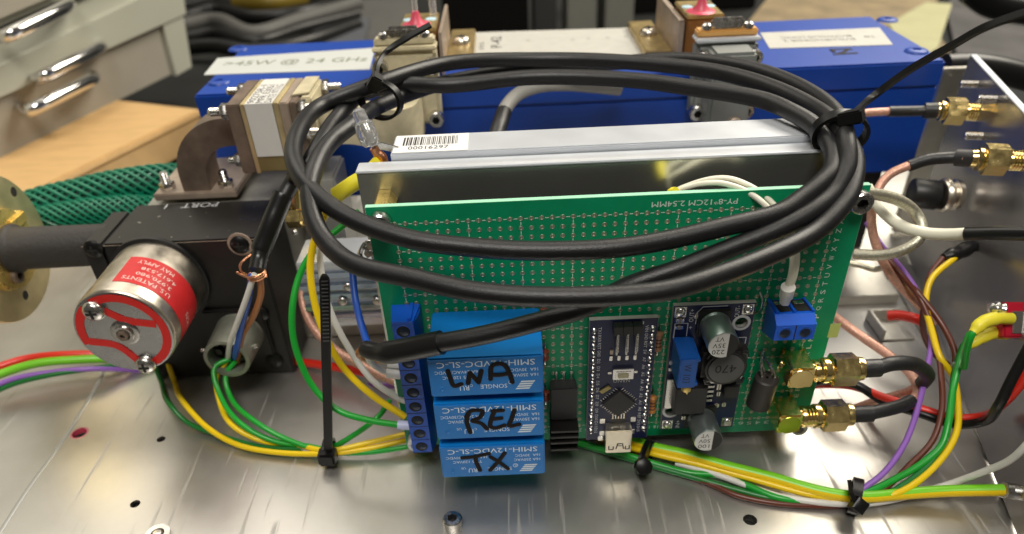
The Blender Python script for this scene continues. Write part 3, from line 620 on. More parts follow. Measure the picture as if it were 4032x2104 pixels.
# round multi-pin connector
cc = at(570, 905, y=29); CR = 7.6
g = G(); base = V((cc.x + .5, sy0, cc.z + .4)); g.lathe(base, V((cc.x, 29, cc.z)) - base, [(0, CR + .3), (1, CR + .9), (2.2, CR + .2), (3, CR + .2), (16, CR - .3), (16, CR - 1.5), (6, CR - 1.6)], 40, cap=False); cn_ = sw.part(g, 'round_connector', M_CONN)
g = G(); g.cyl((cc.x, 40, cc.z), (cc.x, 35.5, cc.z), CR - 1.5, 32); sw.part(g, 'pin_insert', M_BLACK, cn_)
g = G(); g.box(cc.x - CR - 2.5, cc.x + CR + 2.5, sy0 - 2, sy0 - .02, cc.z - CR - 2, cc.z + CR + 2, .6); sw.part(g, 'connector_flange', M_BLKPAINT)
g = G(); g.cyl((cc.x - CR, 33, cc.z + 1), (cc.x - CR - 1.6, 33, cc.z + 1.5), .7, 10); g.cyl((cc.x + CR, 34, cc.z + 1), (cc.x + CR + 1.6, 34, cc.z + 1.5), .7, 10); sw.part(g, 'bayonet_pin', M_STEEL, cn_)
g = G()
for i in range(5): an = 2 * pi * i / 5 + .5; g.cyl((cc.x + 3.6 * cos(an), 36, cc.z + 3.6 * sin(an)), (cc.x + 3.6 * cos(an), 32.6, cc.z + 3.6 * sin(an)), 1.15, 12)
sw.part(g, 'pin_sleeves', M_SHRINK, cn_)
# right end: cast side parts with small bolts
g = G()
for (u, v) in ((742, 585), (748, 715)): g.sphere(at(u, v, y=60), 1.1, 10)
sw.part(g, 'cover_bolts', M_STEEL)
# gold coupler next to it
c = at(752, 545, y=66); t = T('gold_coupling_nut', 'small brass coupling nut peeking out under the cable loop beside the switch', 'connector', c)
g = G(); g.lathe(c + X * -4, X, [(0, 3.2), (.3, 3.8), (5, 3.8), (5.4, 3.2), (8, 3)], 6); t.part(g, 'hex_body', M_GOLD)
g = G(); g.cyl(c + V((0, 1, 3)), c + V((1, 3, 14)), 2.6, 16); t.part(g, 'barrel', M_GOLD)
# side housing (grey metal) right of the switch
g = G(); g.box(-98, -84, 72, 92, -44.9, 16, .8); one(g, 'grey_metal_housing', mat('dull_zinc', (.40, .40, .38), .42, .7, var=.12, vs=12), 'dull grey metal housing standing between the black switch and the yellow wire', 'housing', V((-91, 82, -44.9)))

# black tube and round brass flange at far left
pz = at(240, 617, y=58).z; pyy = 58.
fx = -195.5
fl = T('brass_flange', 'round polished brass waveguide flange with bolt holes at the left edge', 'flange', (fx, pyy, pz - 24))
hl = []
RF = 24.6
g = G(); a, b, dd = frame(X); n = 64
hs = []
for (u, v) in ((35, 483), (65, 743), (-40, 540), (-30, 760)):
    p = on_plane(u, v, V((fx + 1, 0, 0)), X); hs.append((p.y - pyy, p.z - pz))
bm = bmesh.new(); es = []
for lp in [[((RF - .3) * cos(2 * pi * i / n), (RF - .3) * sin(2 * pi * i / n)) for i in range(n)]] + [[(h[0] + 1.7 * cos(2 * pi * i / 16), h[1] + 1.7 * sin(2 * pi * i / 16)) for i in range(16)] for h in hs if h[0] ** 2 + h[1] ** 2 < (RF - 3) ** 2]:
    vv = [bm.verts.new((p[0], p[1], 0)) for p in lp]; es += [bm.edges.new((vv[i], vv[(i + 1) % len(vv)])) for i in range(len(vv))]
bmesh.ops.triangle_fill(bm, use_beauty=True, use_dissolve=False, edges=es); bm.verts.index_update()
vs = [q.co.copy() for q in bm.verts]; fs = [[q.index for q in f.verts] for f in bm.faces]; bm.free()
g.add([(fx + 1, pyy + p.x, pz + p.y) for p in vs], fs); g.lathe((fx - 5, pyy, pz), X, [(0, RF), (5.6, RF), (6, RF - .3)], n, cap=False)
fl.part(g, 'disc', M_BRASSF)
g = G(); g.lathe((fx - .9, pyy, pz), X, [(0, 14), (2.0, 14), (2.2, 13.6), (4.5, 13.2), (4.7, 12.7), (4.7, 8)], 48, cap=False); fl.part(g, 'raised_hub', M_BRASS)
for h in hs:
    if h[0] ** 2 + h[1] ** 2 < (RF - 3) ** 2: g = G(); g.cyl((fx + .9, pyy + h[0], pz + h[1]), (fx - 4, pyy + h[0], pz + h[1]), 1.7, 16); fl.part(g, 'bolt_hole', M_HOLE)
p = on_plane(40, 694, V((fx + 4, 0, 0)), X); hexhead(fl, (fx + 1.2, p.y, p.z), X, 2.6, 4.2, 'flange_bolt', m=M_BROWN)
p = on_plane(52, 558, V((fx + 4, 0, 0)), X); g = G(); g.box(fx + 1.1, fx + 5, p.y - 6, p.y + 3, p.z - 1, p.z + 3, .5); fl.part(g, 'key', M_BRASS)
tb = T('black_tube', 'matt black tube running from the brass flange to the black switch', 'tube', (-180, pyy, pz - 8))
g = G(); g.lathe((fx + 3, pyy, pz), X, [(0, 7.5), (.4, 8.0), (2.4, 8.1), (3, 7.3), (4, 7.0), (sx0 - fx - 3, 6.8)], 40); tb.part(g, 'sleeve', M_BLKMATT)

# green mesh hose (two runs): twisted strands over a core
def hose(pts, r, label, base):
    t = T('green_mesh_hose', label, 'hose', base, 'runs of green mesh hose')
    c = smooth(pts, 14); g = G(); g.tube(c, r * .86, 16); t.part(g, 'core', M_HOSEIN)
    g = G(); m = len(c); a = frame(c[1] - c[0])[0]; fr = []
    ln = [0.]
    for i in range(m):
        tt = (c[min(i + 1, m - 1)] - c[max(i - 1, 0)]).normalized(); a = (a - tt * a.dot(tt)).normalized(); fr.append((a.copy(), tt.cross(a)))
        if i: ln.append(ln[-1] + (c[i] - c[i - 1]).length)
    for sgn, N in ((1, 14), (-1, 12)):
        for k in range(N):
            pp = []
            for i in range(m):
                an = sgn * ln[i] / r * .85 + 2 * pi * k / N; pp.append(c[i] + (fr[i][0] * cos(an) + fr[i][1] * sin(an)) * r * (1.0 if sgn > 0 else .95))
            g.tube(pp, r * (.095 if sgn > 0 else .07), 6)
    t.part(g, 'mesh_strands', M_HOSE, kind='stuff')
hose([(40, 560, 100), (90, 528, 102), (200, 500, 104), (300, 478, 106), (440, 462, 108), (560, 470, 109)], 7.2, 'upper run of the green mesh hose behind the black tube', at(200, 510, y=104))
hose([(30, 590, 92), (90, 565, 93), (180, 545, 94), (260, 535, 95), (340, 530, 96), (420, 535, 97)], 5.6, 'lower run of the green mesh hose, just above the black tube', at(180, 560, y=94))

# ================================================================== HEAT SPREADER BEHIND THE BOARD
hs_ = T('amplifier_module', 'flat aluminium module with a barcode label standing upright behind the green board', 'module', (-3, 16, -44))
HX0, HX1 = -63., 62.
def tapered(x0, x1, y0, y1, z0, z1, tw=0): pass
g = G(); g.box(HX0, HX1, 12, 17.6, -44.8, 42.3, .1); hs_.part(g, 'face_plate', M_DARKALU)
g = G(); g.box(HX0 - .2, HX1 + .2, 11.8, 17.7, 42.35, 43.0, .2); rim = hs_.part(g, 'milled_rim', M_ALU)
tm = mat('tool_marks', (.72, .72, .72), .34, 1); 
g = G()
for i in range(240):
    xx = HX0 + 3 + i * .51; g.tube([V((xx + (.35 - .35 * (2 * q / 4 - 1) ** 2), 12.9 + q * .75, 43.02)) for q in range(5)], .07, 4, flat=.4, up=Z)
hs_.part(g, 'tool_marks', tm, rim, kind='stuff')
g = G(); g.box(HX0 + 8, HX1 - 1, 18.2, 31, -44.8, 44.6, .3); body = hs_.part(g, 'module_body', M_ALU)
g = G(); g.box(HX0 + 8.4, HX0 + 27.6, 18.6, 30.4, 44.62, 44.74, .03); bl_ = hs_.part(g, 'barcode_label', mat('gloss_label', (.74, .74, .73), .25), body)
g = G(); xx = HX0 + 10.6; r5 = random.Random(11)
while xx < HX0 + 24.6:
    wdt = r5.choice((.14, .2, .3, .45)); g.box(xx, xx + wdt, 23.2, 28.8, 44.76, 44.78); xx += wdt + r5.choice((.16, .22, .34))
hs_.part(g, 'barcode', M_INK, bl_)
g = G(); lettering(g, '00016297', (HX0 + 17.4, 21.4, 44.78), X, Y, 10.4, 2.1); hs_.part(g, 'lettering', M_INK, bl_)
g = G(); g.lathe((HX0 + 3.4, 11.98, 31), -Y, [(0, 1.), (.02, .05)], 16, cap=False); hs_.part(g, 'plate_hole', M_HOLE)

# ================================================================== GREEN BOARD
bX0, bX1, bZ0, bZ1 = -59.8, 60.2, -39.7, 39.0
pcb = T('green_perfboard', 'green prototype circuit board standing upright with dotted solder pads and white grid lines', 'circuit board', (0, 1, bZ0))
Rh = [(3.3, 3.4), (116.9, 3.4), (3.3, 75.2), (117.7, 75.2)]
g = G(); g.sheet((bX0, .06, bZ0), (bX1 - bX0, 0, 0), (0, 0, bZ1 - bZ0), [(a, b, 1.6) for a, b in Rh], 1.5); core = pcb.part(g, 'laminate', M_CORE)
g = G(); g.sheet((bX0 + .08, 0, bZ0 + .08), (bX1 - bX0 - .16, 0, 0), (0, 0, bZ1 - bZ0 - .16), [(a, b, 1.7) for a, b in Rh], .055); pcb.part(g, 'solder_mask', M_GREEN)
g = G(); g.sheet((bX0 + .08, 1.56, bZ0 + .08), (bX1 - bX0 - .16, 0, 0), (0, 0, bZ1 - bZ0 - .16), [(a, b, 1.7) for a, b in Rh], -.055); pcb.part(g, 'back_solder_mask', M_GREEN)
def gx(c): return (c - 21) * 2.54
def gz(r): return (13.5 - r) * 2.54
def padgeo(g, x, z):
    g.lathe((x, -.01, z), -Y, [(0, .62), (.08, .56), (.10, .42), (.02, .36), (.10, .2), (.14, .02)], 10, cap=False)
first = None; rest = G(); cnt = 0
skip = {(25, 9), (12, 12)}
for r_ in range(28):
    for c_ in range(43):
        if cnt < 300:
            if first is None: g = G(); padgeo(g, gx(0), gz(0)); first = pcb.part(g, 'solder_pad', M_PAD)
            else: share(first, (gx(c_) - gx(0), 0, gz(r_) - gz(0)))
            cnt += 1
        else: padgeo(rest, gx(c_), gz(r_))
pcb.part(rest, 'solder_pads', M_PAD, kind='stuff')
g = G()
for r_ in (0, 3, 8, 13, 18, 23, 27):
    for c_ in range(42): g.box(gx(c_) + .85, gx(c_) + 1.7, -.03, -.004, gz(r_) - .09, gz(r_) + .09)
for c_ in (0, 7, 12, 17, 22, 27, 32, 37, 42):
    for r_ in range(27): g.box(gx(c_) - .09, gx(c_) + .09, -.03, -.004, gz(r_) - 1.7, gz(r_) - .85)
lettering(g, 'PY-8*12CM 2.54MM', (18.8, -.03, 36.4), -X, -Z, 20.5, 1.5)
for k in range(28):
    s = 'ABCDEFGHIJKLMNOPQRSTUVWXYZAB'[k]; lettering(g, s, (55.2, -.03, gz(27.8 - k) if k else gz(27.4)), Z, -X, .25 if s == 'I' else 1.3, 1.3)
for c_ in range(1, 43): lettering(g, str(43 - c_), (gx(c_), -.03, gz(27) - 1.9), -X, -Z, 1.5, 1.2)
pcb.part(g, 'silkscreen', M_SILK)
for i, (a, b) in enumerate(Rh):
    x, z = bX0 + a, bZ0 + b
    g = G(); g.lathe((x, 1.62, z), Y, [(0, 2.9), (10.2 if i > 1 else 10.2, 2.9)], 6); pcb.part(g, 'standoff', M_BRASS)
    if i < 2:
        g = G(); g.lathe((x, -.02, z), -Y, [(0, 2.3), (3.6, 2.3), (3.9, 2.1), (3.9, 1.3), (1, 1.2), (1, .02)], 24, cap=False); pcb.part(g, 'corner_spacer', M_WSILK)
    elif i != 1: hexhead(pcb, (x, -.02, z), -Y, 2.75, 3., 'corner_screw')
g = G(); c = at(2100, 832, y=-.05); g.box(c.x - 1.6, c.x + 1.2, -.1, -.02, c.z - 2.3, c.z + 2.3, .02); pcb.part(g, 'yellow_stain', mat('flux_stain', (.42, .52, .16), .35))

# ---- relays
def relay(z0, z1, word, strokes, label):
    x0, x1, yf = -46.9, -18.9, -20.8
    t = T('relay', label, 'relay', ((x0 + x1) / 2, -.2, z0), 'blue relays on the green board')
    g = G(); g.box(x0, x1, yf, -.3, z0, z1, .38); case = t.part(g, 'case', M_RELAY)
    zc = (z0 + z1) / 2; H = (z1 - z0); yy = yf - .03; s = H / 12.1
    g = G(); cx = (x0 + x1) / 2
    lettering(g, 'SMIH-12VDC-SL-C', (cx + .1, yy, zc + 4.05 * s), -X, -Z, 23.8, 1.75 * s)
    lettering(g, '16A  30VDC', (x1 - 4.6, yy, zc + 1.75 * s), -X, -Z, 6.6, .95 * s); lettering(g, '16A 24VAC/30VDC', (x0 + 7.0, yy, zc + 1.75 * s), -X, -Z, 11, .95 * s)
    lettering(g, '16A 250VAC', (x1 - 4.8, yy, zc + .1 * s), -X, -Z, 7.0, .95 * s); lettering(g, 'TV-5 120VAC', (x0 + 7.2, yy, zc + .1 * s), -X, -Z, 7.8, .95 * s)
    lettering(g, 'SONGLE', (x1 - 12.3, yy, zc - 3.1 * s), -X, -Z, 6.6, 1.3 * s); lettering(g, 'R', (x1 - 8.0, yy, zc - 2.0 * s), -X, -Z, .5, .7 * s)
    rr = [V((x1 - 8.0 + .62 * cos(2 * pi * i / 16), yy, zc - 2.0 * s + .62 * s * sin(2 * pi * i / 16))) for i in range(17)]; g.tube(rr, .07, 4)
    for k in range(4):                                                            # the slanted four-bar emblem
        zz = zc - 1.75 * s - k * .72 * s; sh = k * .42
        g.add([(x1 - 2.0 - sh, yy, zz), (x1 - 5.4 - sh, yy, zz), (x1 - 5.4 - sh - .35, yy, zz - .48 * s), (x1 - 2.0 - sh - .35, yy, zz - .48 * s)], [(0, 1, 2, 3)])
    lettering(g, 'RU', (x0 + 8.4, yy, zc - 3.3 * s), -X, -Z, 2.3, 1.6 * s); lettering(g, 'C', (x0 + 10.2, yy, zc - 2.6 * s), -X, -Z, .6, .8 * s); lettering(g, 'US', (x0 + 5.9, yy, zc - 2.4 * s), -X, -Z, 1.2, .8 * s)
    t.part(g, 'print', M_RPRINT, case)
    for xx, zz in ((cx + .4, zc + .2), (x0 + 2.9, zc - 3.4 * s)):
        g = G(); g.lathe((xx, yf - .01, zz), -Y, [(-.0, .75), (.12, .7), (.12, .5), (-.005, .4), (-.01, .05)], 18, cap=False); t.part(g, 'ejector_dimple', M_RELAY, case)
    g = G(); n = 0
    for st in strokes:
        n += 1; pts = smooth([V((a, yf - .10 - .02 * n, zc + b)) for a, b in st], 5); g.tube(pts, .62, 8, flat=.12, up=Y)
        for e in (pts[0], pts[-1]): g.lathe(e, -Y, [(-.03, .62), (.05, .58), (.06, .05)], 12, cap=False)
    t.part(g, 'handwriting', M_MARK, case)
    return t
cx = -32.9
LNA = [[(-42.1, 2.4), (-41.7, 0), (-41.0, -2.4), (-39.2, -1.9)], [(-37.5, -1.7), (-36.8, 1.5)], [(-36.8, 1.5), (-34.9, -1.5)], [(-34.9, -1.5), (-34.0, 2.0)], [(-31.9, -.6), (-31.2, 3.6), (-28.6, 3.8), (-27.3, 1.4), (-26.6, -1.9)], [(-31.6, .7), (-29.6, .6), (-27.4, .9)]]
REL = [[(-38.8, 1.8), (-37.6, 3.7), (-34.6, 3.6), (-35.4, 1.4), (-37.4, .4), (-35.2, -.6), (-33.8, -2.6)], [(-38.0, 3.4), (-38.8, .4), (-38.2, -3.6)], [(-31.4, 3.6), (-32.4, 1), (-32.8, -1.8), (-31.6, -2.4), (-29.2, -1.6)], [(-32.0, 3.5), (-29.4, 3.6)], [(-32.2, .7), (-29.9, 1.0)], [(-26.4, 3.6), (-27.4, .2), (-28.0, -1.8), (-25.4, -1.4)]]
TXs = [[(-41.0, 1.8), (-38.0, 2.0), (-33.8, 3.0)], [(-37.4, 2.3), (-37.4, .2), (-36.6, -3.2)], [(-33.4, 1.7), (-31.2, -.4), (-29.0, -3.0)], [(-29.6, 3.0), (-31.4, 0), (-33.8, -3.3)]]
relay(-3.4, 8.7, 'LNA', LNA, 'blue relay marked LNA in black pen, the topmost of the stack of three')
relay(-18.1, -5.9, 'REL', REL, 'blue relay marked REL in black pen, in the middle of the stack')
relay(-32.5, -20.7, 'TX', TXs, 'blue relay marked TX in black pen, the lowest of the stack, nearest the metal plate')

# ---- nine-way screw terminal strip at left
tz1 = 10.7; t = T('terminal_strip', 'long dark blue nine-way screw terminal strip down the side of the green board', 'terminal block', (-53.5, -.1, tz1 - 45.8))
for k in range(9):
    za, zb = tz1 - 5.08 * (k + 1) + .04, tz1 - 5.08 * k
    if k == 0: zb2 = zb
    g = G(); poly = [(-57.4, -.05), (-56.5, -8.0), (-51.0, -8.0), (-49.8, -3.6), (-49.8, -.05)]
    g.prism([(a, b, za) for a, b in poly], (0, 0, zb - za)); sec = t.part(g, 'way', M_TERM)
    zc = (za + zb) / 2; xc = -53.8
    g = G(); g.lathe((xc, -8.02, zc), -Y, [(0, 1.95), (.05, 1.9), (.05, 1.78)], 24, cap=False); t.part(g, 'screw_rim', M_TERM2, sec)
    g = G(); g.lathe((xc, -8.025, zc), -Y, [(0, 1.78), (.01, .02)], 24, cap=False); t.part(g, 'screw_well', M_HOLE, sec)
    g = G(); g.lathe((xc + .25, -8.04, zc - .1), -Y, [(0, 1.25), (.1, 1.05), (.12, .02)], 16, cap=False); g.box(xc - .8, xc + 1.2, -8.22, -8.15, zc - .2, zc + .05); t.part(g, 'clamp_screw', mat('dark_screw', (.02, .03, .05), .45, .5), sec)
    g = G(); g.box(-56.4, -51.1, -8.06, -8.0, za + .02, za + .16); t.part(g, 'divider', M_HOLE, sec)
g = G(); g.prism([(-57.4, -.05, tz1 + .02), (-56.5, -8.0, tz1 + .02), (-51.0, -8.0, tz1 + .02), (-49.8, -.05, tz1 + .02)], (0, 0, .5)); g.box(-52.4, -51.4, -7.6, -.1, tz1 + .5, tz1 + 1.1, .1); t.part(g, 'end_rib', M_TERM2)

# ---- two-way terminal at right
t = T('terminal_block', 'bright blue two-way screw terminal with the white wire pair plugged in', 'terminal block', (45.8, -.1, -2))
poly = [(-.05, 7.6), (-8.0, 8.5), (-10.6, 6.8), (-10.6, 2.2), (-.05, -2.4)]
def px_(y): return 0.
g = G()
xl, xr = 40.4, 50.5; n = len(poly)
L_ = [V((xl + (0 if y < -5 else .8), y, z)) for y, z in poly]; R2_ = [V((xr + (0 if y < -5 else .6), y, z)) for y, z in poly]
g.add(L_ + R2_, [tuple(range(n))[::-1], tuple(range(n, 2 * n))] + [(i, (i + 1) % n, n + (i + 1) % n, n + i) for i in range(n)]); hb = t.part(g, 'housing', M_TERM2)
for k in (0, 1):
    xc = 42.95 + k * 5.08
    g = G(); g.lathe((xc, -10.62, 4.4), -Y, [(0, 1.95), (.1, 1.9), (.1, 1.7)], 24, cap=False); t.part(g, 'screw_rim', M_TERM2, hb)
    g = G(); g.lathe((xc, -10.63, 4.4), -Y, [(0, 1.72), (.01, .02)], 24, cap=False); t.part(g, 'screw_well', M_TERM, hb)
    g = G(); g.lathe((xc, -10.66, 4.3), -Y, [(0, 1.35), (.12, 1.1), (.12, .02)], 16, cap=False); g.box(xc - 1, xc + 1, -10.85, -10.78, 4.15, 4.45); t.part(g, 'clamp_screw', mat('dark_screw', (.02, .03, .05), .45, .5), hb)
    nn_ = V((0, .9, 8.)).normalized(); o = V((xc - 1.75 + .2, -6.8, 8.42))
    g = G(); g.obox(o, X * 3.6, V((0, 6.2, -.70)), V((0, .01, .1))); t.part(g, 'wire_opening', M_HOLE, hb)
    g = G(); g.obox(o + V((.5, 3.6, -.3)), X * 2.6, V((0, 1.6, -.18)), V((0, .02, .22)), .1); t.part(g, 'clamp', M_TIN, hb)
g = G(); g.box(45.35, 45.6, -10.72, -10.6, 2.4, 6.6); t.part(g, 'divider', M_HOLE, hb)
g = G(); g.obox(V((40.9, -7.6, 8.5)), X * .8, V((0, 7.4, -.83)), V((0, .06, .55)), .1); g.obox(V((45.3, -7.6, 8.5)), X * .7, V((0, 7.4, -.83)), V((0, .06, .55)), .1); g.obox(V((50.0, -7.6, 8.5)), X * .7, V((0, 7.4, -.83)), V((0, .06, .55)), .1); t.part(g, 'guide_ribs', M_TERM2, hb)

# ---- microcontroller board
nx0, nx1, nz0, nz1, ny = -6.05, 11.7, -35.6, 7.0, -5.0
t = T('microcontroller_board', 'narrow dark blue microcontroller board with USB socket pointing down and diamond-set chip', 'circuit board', ((nx0 + nx1) / 2, -.1, nz0))
g = G(); g.box(nx0, nx1, ny + .06, ny + 1.6, nz0, nz1, .05); t.part(g, 'laminate', M_NAVYE)
g = G(); g.box(nx0 + .05, nx1 - .05, ny, ny + .055, nz0 + .05, nz1 - .05); t.part(g, 'solder_mask', M_NAVY)
g = G(); g.box(nx0 + .3, nx0 + 2.4, ny + 1.65, -.1, nz0 + 2, nz1 - 2, .1); g.box(nx1 - 2.4, nx1 - .3, ny + 1.65, -.1, nz0 + 2, nz1 - 2, .1); t.part(g, 'pin_header', M_BLACK)
pf = None
for side, x in ((0, nx0 + 1.25), (1, nx1 - 1.25)):
    for k in range(15):
        z = nz1 - 3.3 - k * 2.54
        if pf is None:
            g = G(); g.lathe((x, ny - .01, z), -Y, [(0, .85), (.12, .75), (.5, .42), (1.1, .3), (1.15, .02)], 10, cap=False); pf = t.part(g, 'pin_joint', M_TIN); p0 = (x, z)
        else: share(pf, (x - p0[0], 0, z - p0[1]))
g = G()
for k, s in enumerate(('TX1', 'RX0', 'RST', 'GND', 'D2', 'D3', 'D4', 'D5', 'D6', 'D7', 'D8', 'D9', 'D10', 'D11', 'D12')): lettering(g, s, (nx0 + 2.75, ny - .02, nz1 - 3.3 - k * 2.54), -Z, X, 2.1 if len(s) > 2 else 1.5, .85)
for k, s in enumerate(('VIN', 'GND', 'RST', '5V', 'A7', 'A6', 'A5', 'A4', 'A3', 'A2', 'A1', 'A0', 'REF', '3V3', 'D13')): lettering(g, s, (nx1 - 2.75, ny - .02, nz1 - 3.3 - k * 2.54), -Z, X, 2.1 if len(s) > 2 else 1.5, .85)
lettering(g, 'NANO', (3.2, ny - .02, -13.6), -X, -Z, 4.6, 1.1); lettering(g, '1', (7.9, ny - .02, 5.6), -X, -Z, .3, .9)
t.part(g, 'print', M_WSILK)
cxn, czn = 2.75, -21.2
Rz = Matrix.Rotation(radians(45), 3, 'Y')
g = G(); g.box(-3.35, 3.35, -1.15, -.1, -3.35, 3.35, .12, 0, Rz, V((cxn, ny, czn))); chip = t.part(g, 'microcontroller_chip', M_CHIP)
g = G(); g.box(-.09, .09, -.3, -.05, -.55, .55, .03, 0, Rz, V((cxn, ny, czn)) + Rz @ V((-2.8, 0, 3.9))); leg0 = t.part(g, 'leg', M_TIN, chip)
for side in range(4):
    for k in range(8):
        if side == 0 and k == 0: continue
        Rs = Matrix.Rotation(side * pi / 2, 3, 'Y'); pos = Rz @ (Rs @ V((-2.8 + k * .8, 0, 3.9))); pos0 = Rz @ V((-2.8, 0, 3.9))
        c = leg0.copy(); COL.objects.link(c); c.parent = chip
        Mb = Matrix.Translation((V((cxn, ny, czn)) - t.b) * S); c.matrix_parent_inverse = Matrix.Identity(4)
        c.matrix_basis = Matrix.Translation((V((cxn, ny, czn)) - t.b + pos) * S) @ (Rz @ Rs @ Rz.inverted()).to_4x4() @ Matrix.Translation(-(V((cxn, ny, czn)) - t.b + pos0) * S)
g = G(); g.box(.6, 6.2, ny - 1.1, ny - .02, -12.4, -8.7, .15); b_ = t.part(g, 'reset_button', M_CHROME)
g = G(); g.box(1.3, 5.5, ny - 1.3, ny - 1.12, -11.9, -9.4, .08); t.part(g, 'button_frame', M_TIN, b_)
g = G(); g.box(2.0, 4.8, ny - 1.75, ny - 1.3, -11.4, -10.1, .12); t.part(g, 'button_cap', mat('cream_button', (.50, .46, .30), .5), b_)
for xx in (-.2, 6.9): g = G(); g.box(xx - .5, xx + .5, ny - .35, ny - .02, -10.9, -10.1, .1); t.part(g, 'button_lug', M_TIN, b_)
g = G(); g.box(-.75, 6.55, ny - 3.9, ny - .02, -37.6, -28.9, .25); us = t.part(g, 'usb_socket', mat('usb_shell', (.72, .67, .55), .28, 1, var=.06, vs=3))
g = G()
yf = ny - 3.95
for xs in (([(.1, -36.0), (.1, -34.6)], [(.1, -36.0), (1.4, -36.0)], [(1.4, -36.0), (1.4, -34.8)]), ([(2.2, -35.9), (2.6, -33.8)], [(2.6, -33.8), (4.0, -33.8)], [(4.0, -33.8), (4.4, -35.9)]), ([(4.9, -36.0), (4.9, -34.8)], [(4.9, -36.0), (6.0, -36.0)], [(6.0, -36.0), (6.0, -34.6)])):
    for st in xs: g.tube([V((a, yf, b)) for a, b in st], .17, 6, flat=.25, up=Y)
g.tube([V((2.7, yf - .0, -34.6)), V((3.9, yf - .0, -34.6))], .15, 6, flat=.25, up=Y)
t.part(g, 'shell_slots', M_HOLE, us)
g = G(); g.box(.8, 5.0, ny - .5, ny - .03, -28.8, -27.3, .05); t.part(g, 'socket_tongue', M_BLACK, us)
for k in range(5): g = G(); g.box(1.2 + k * .8, 1.5 + k * .8, ny - .45, ny - .02, -28.2, -25.4, .05); t.part(g, 'socket_pin', M_TIN, us)
for (xx, zz) in ((-1.6, -27.8), (7.2, -27.6), (-1.6, -32.6), (7.2, -32.3), (-2.0, -34.6)): g = G(); g.box(xx - .7, xx + .7, ny - .7, ny - .02, zz - .9, zz + .9, .1); t.part(g, 'surface_component', M_TIN)
for k in range(3):
    xx = 1.15 + k * 2.54
    g = G(); g.box(xx - 1.2, xx + 1.2, ny - 2.5, ny - .02, 3.4, 6.3, .1); hb = t.part(g, 'programming_header', M_BLACK)
    for yo, z0_ in ((2.0, -1.6), (.75, -3.4)):
        g = G(); g.obox(V((xx - .28, ny - yo, 4.)), X * .56, V((0, -.55, z0_ - 4.)), V((0, -.55, .05)), .08); t.part(g, 'header_pin', M_TIN, hb)
for k in range(4): g = G(); x_ = -.1 + k * 2.15; g.box(x_ - .4, x_ + .4, ny - .5, ny - .02, -6.2, -4.6, .12); t.part(g, 'indicator_lamp', M_TIN)
g = G(); g.box(-.45, .45, ny - .5, ny - .02, -4.1, -2.6, .1); t.part(g, 'indicator_lamp', M_TAN)
g = G(); g.box(-.7, .7, -.6, 0, -1.6, 1.6, .15, 0, Matrix.Rotation(radians(52), 3, 'Y'), V((-1.2, ny, -16.2))); t.part(g, 'crystal', M_OLIVE)

# ---- step-down converter board
qx0, qx1, qz0, qz1, qy = 15.9, 37.2, -34.6, 9.0, -3.0
t = T('converter_board', 'dark blue step-down converter board with two silver capacitors and a square coil', 'circuit board', ((qx0 + qx1) / 2, -.1, qz0))
hu, hlw = (34.2, 2.8), (18.4, -27.4)
g = G(); g.sheet((qx0, qy + .06, qz0), (qx1 - qx0, 0, 0), (0, 0, qz1 - qz0), [(hu[0] - qx0, hu[1] - qz0, 1.6), (hlw[0] - qx0, hlw[1] - qz0, 1.6)], 1.45); t.part(g, 'laminate', M_NAVYE)
g = G(); g.sheet((qx0 + .05, qy, qz0 + .05), (qx1 - qx0 - .1, 0, 0), (0, 0, qz1 - qz0 - .1), [(hu[0] - qx0, hu[1] - qz0, 1.65), (hlw[0] - qx0, hlw[1] - qz0, 1.65)], .055); t.part(g, 'solder_mask', M_NAVY)
for h in (hu, hlw): g = G(); g.lathe((h[0], qy - .01, h[1]), -Y, [(0, 2.45), (.05, 2.4), (.05, 1.7), (-1, 1.62)], 28, cap=False); t.part(g, 'mounting_ring', M_WSILK)
for (xx, zz) in ((qx0 + 1.9, qz1 - 2.0), (qx1 - 1.9, qz1 - 2.0), (qx0 + 1.9, qz0 + 2.0), (qx1 - 2, qz0 + 2.0)):
    g = G(); g.box(xx - 1.5, xx + 1.5, qy - .04, qy - .01, zz - 1.6, zz + 1.6); g.sphere((xx, qy - .1, zz), 1.25, 12, 0, (1, .6, 1.1)); g.sphere((xx + .6, qy - .3, zz + .5), .6, 10, 0, (1, .8, 1)); t.part(g, 'solder_joint', M_TIN)
g = G(); lettering(g, 'OUT+', (qx0 + 4.9, qy - .02, qz1 - 3.2), Z, -X, 4., 1.2); lettering(g, 'OUT-', (qx1 - 4.6, qy - .02, qz1 - 2.6), Z, -X, 3.6, 1.2); lettering(g, 'IN+', (qx0 + 5, qy - .02, qz0 + 2), Z, -X, 2.8, 1.1); lettering(g, '+', (qx0 + 5, qy - .02, qz1 - 7), Z, -X, .9, .9)
for pts in ([(qx0 + 6.2, 3), (qx0 + 6.2, 6.6), (qx0 + 7.6, 8.4), (qx0 + 14, 8.4)], [(qx0 + .8, -1.5), (qx0 + .8, 3.4), (qx0 + 4.2, 3.4), (qx0 + 4.2, -.8)], [(31.5, -2), (36.2, -2), (36.2, -6)]):
    for a, b in zip(pts, pts[1:]): g.tube([V((a[0], qy - .02, a[1])), V((b[0], qy - .02, b[1]))], .11, 4, flat=.2, up=Y)
t.part(g, 'print', M_WSILK)
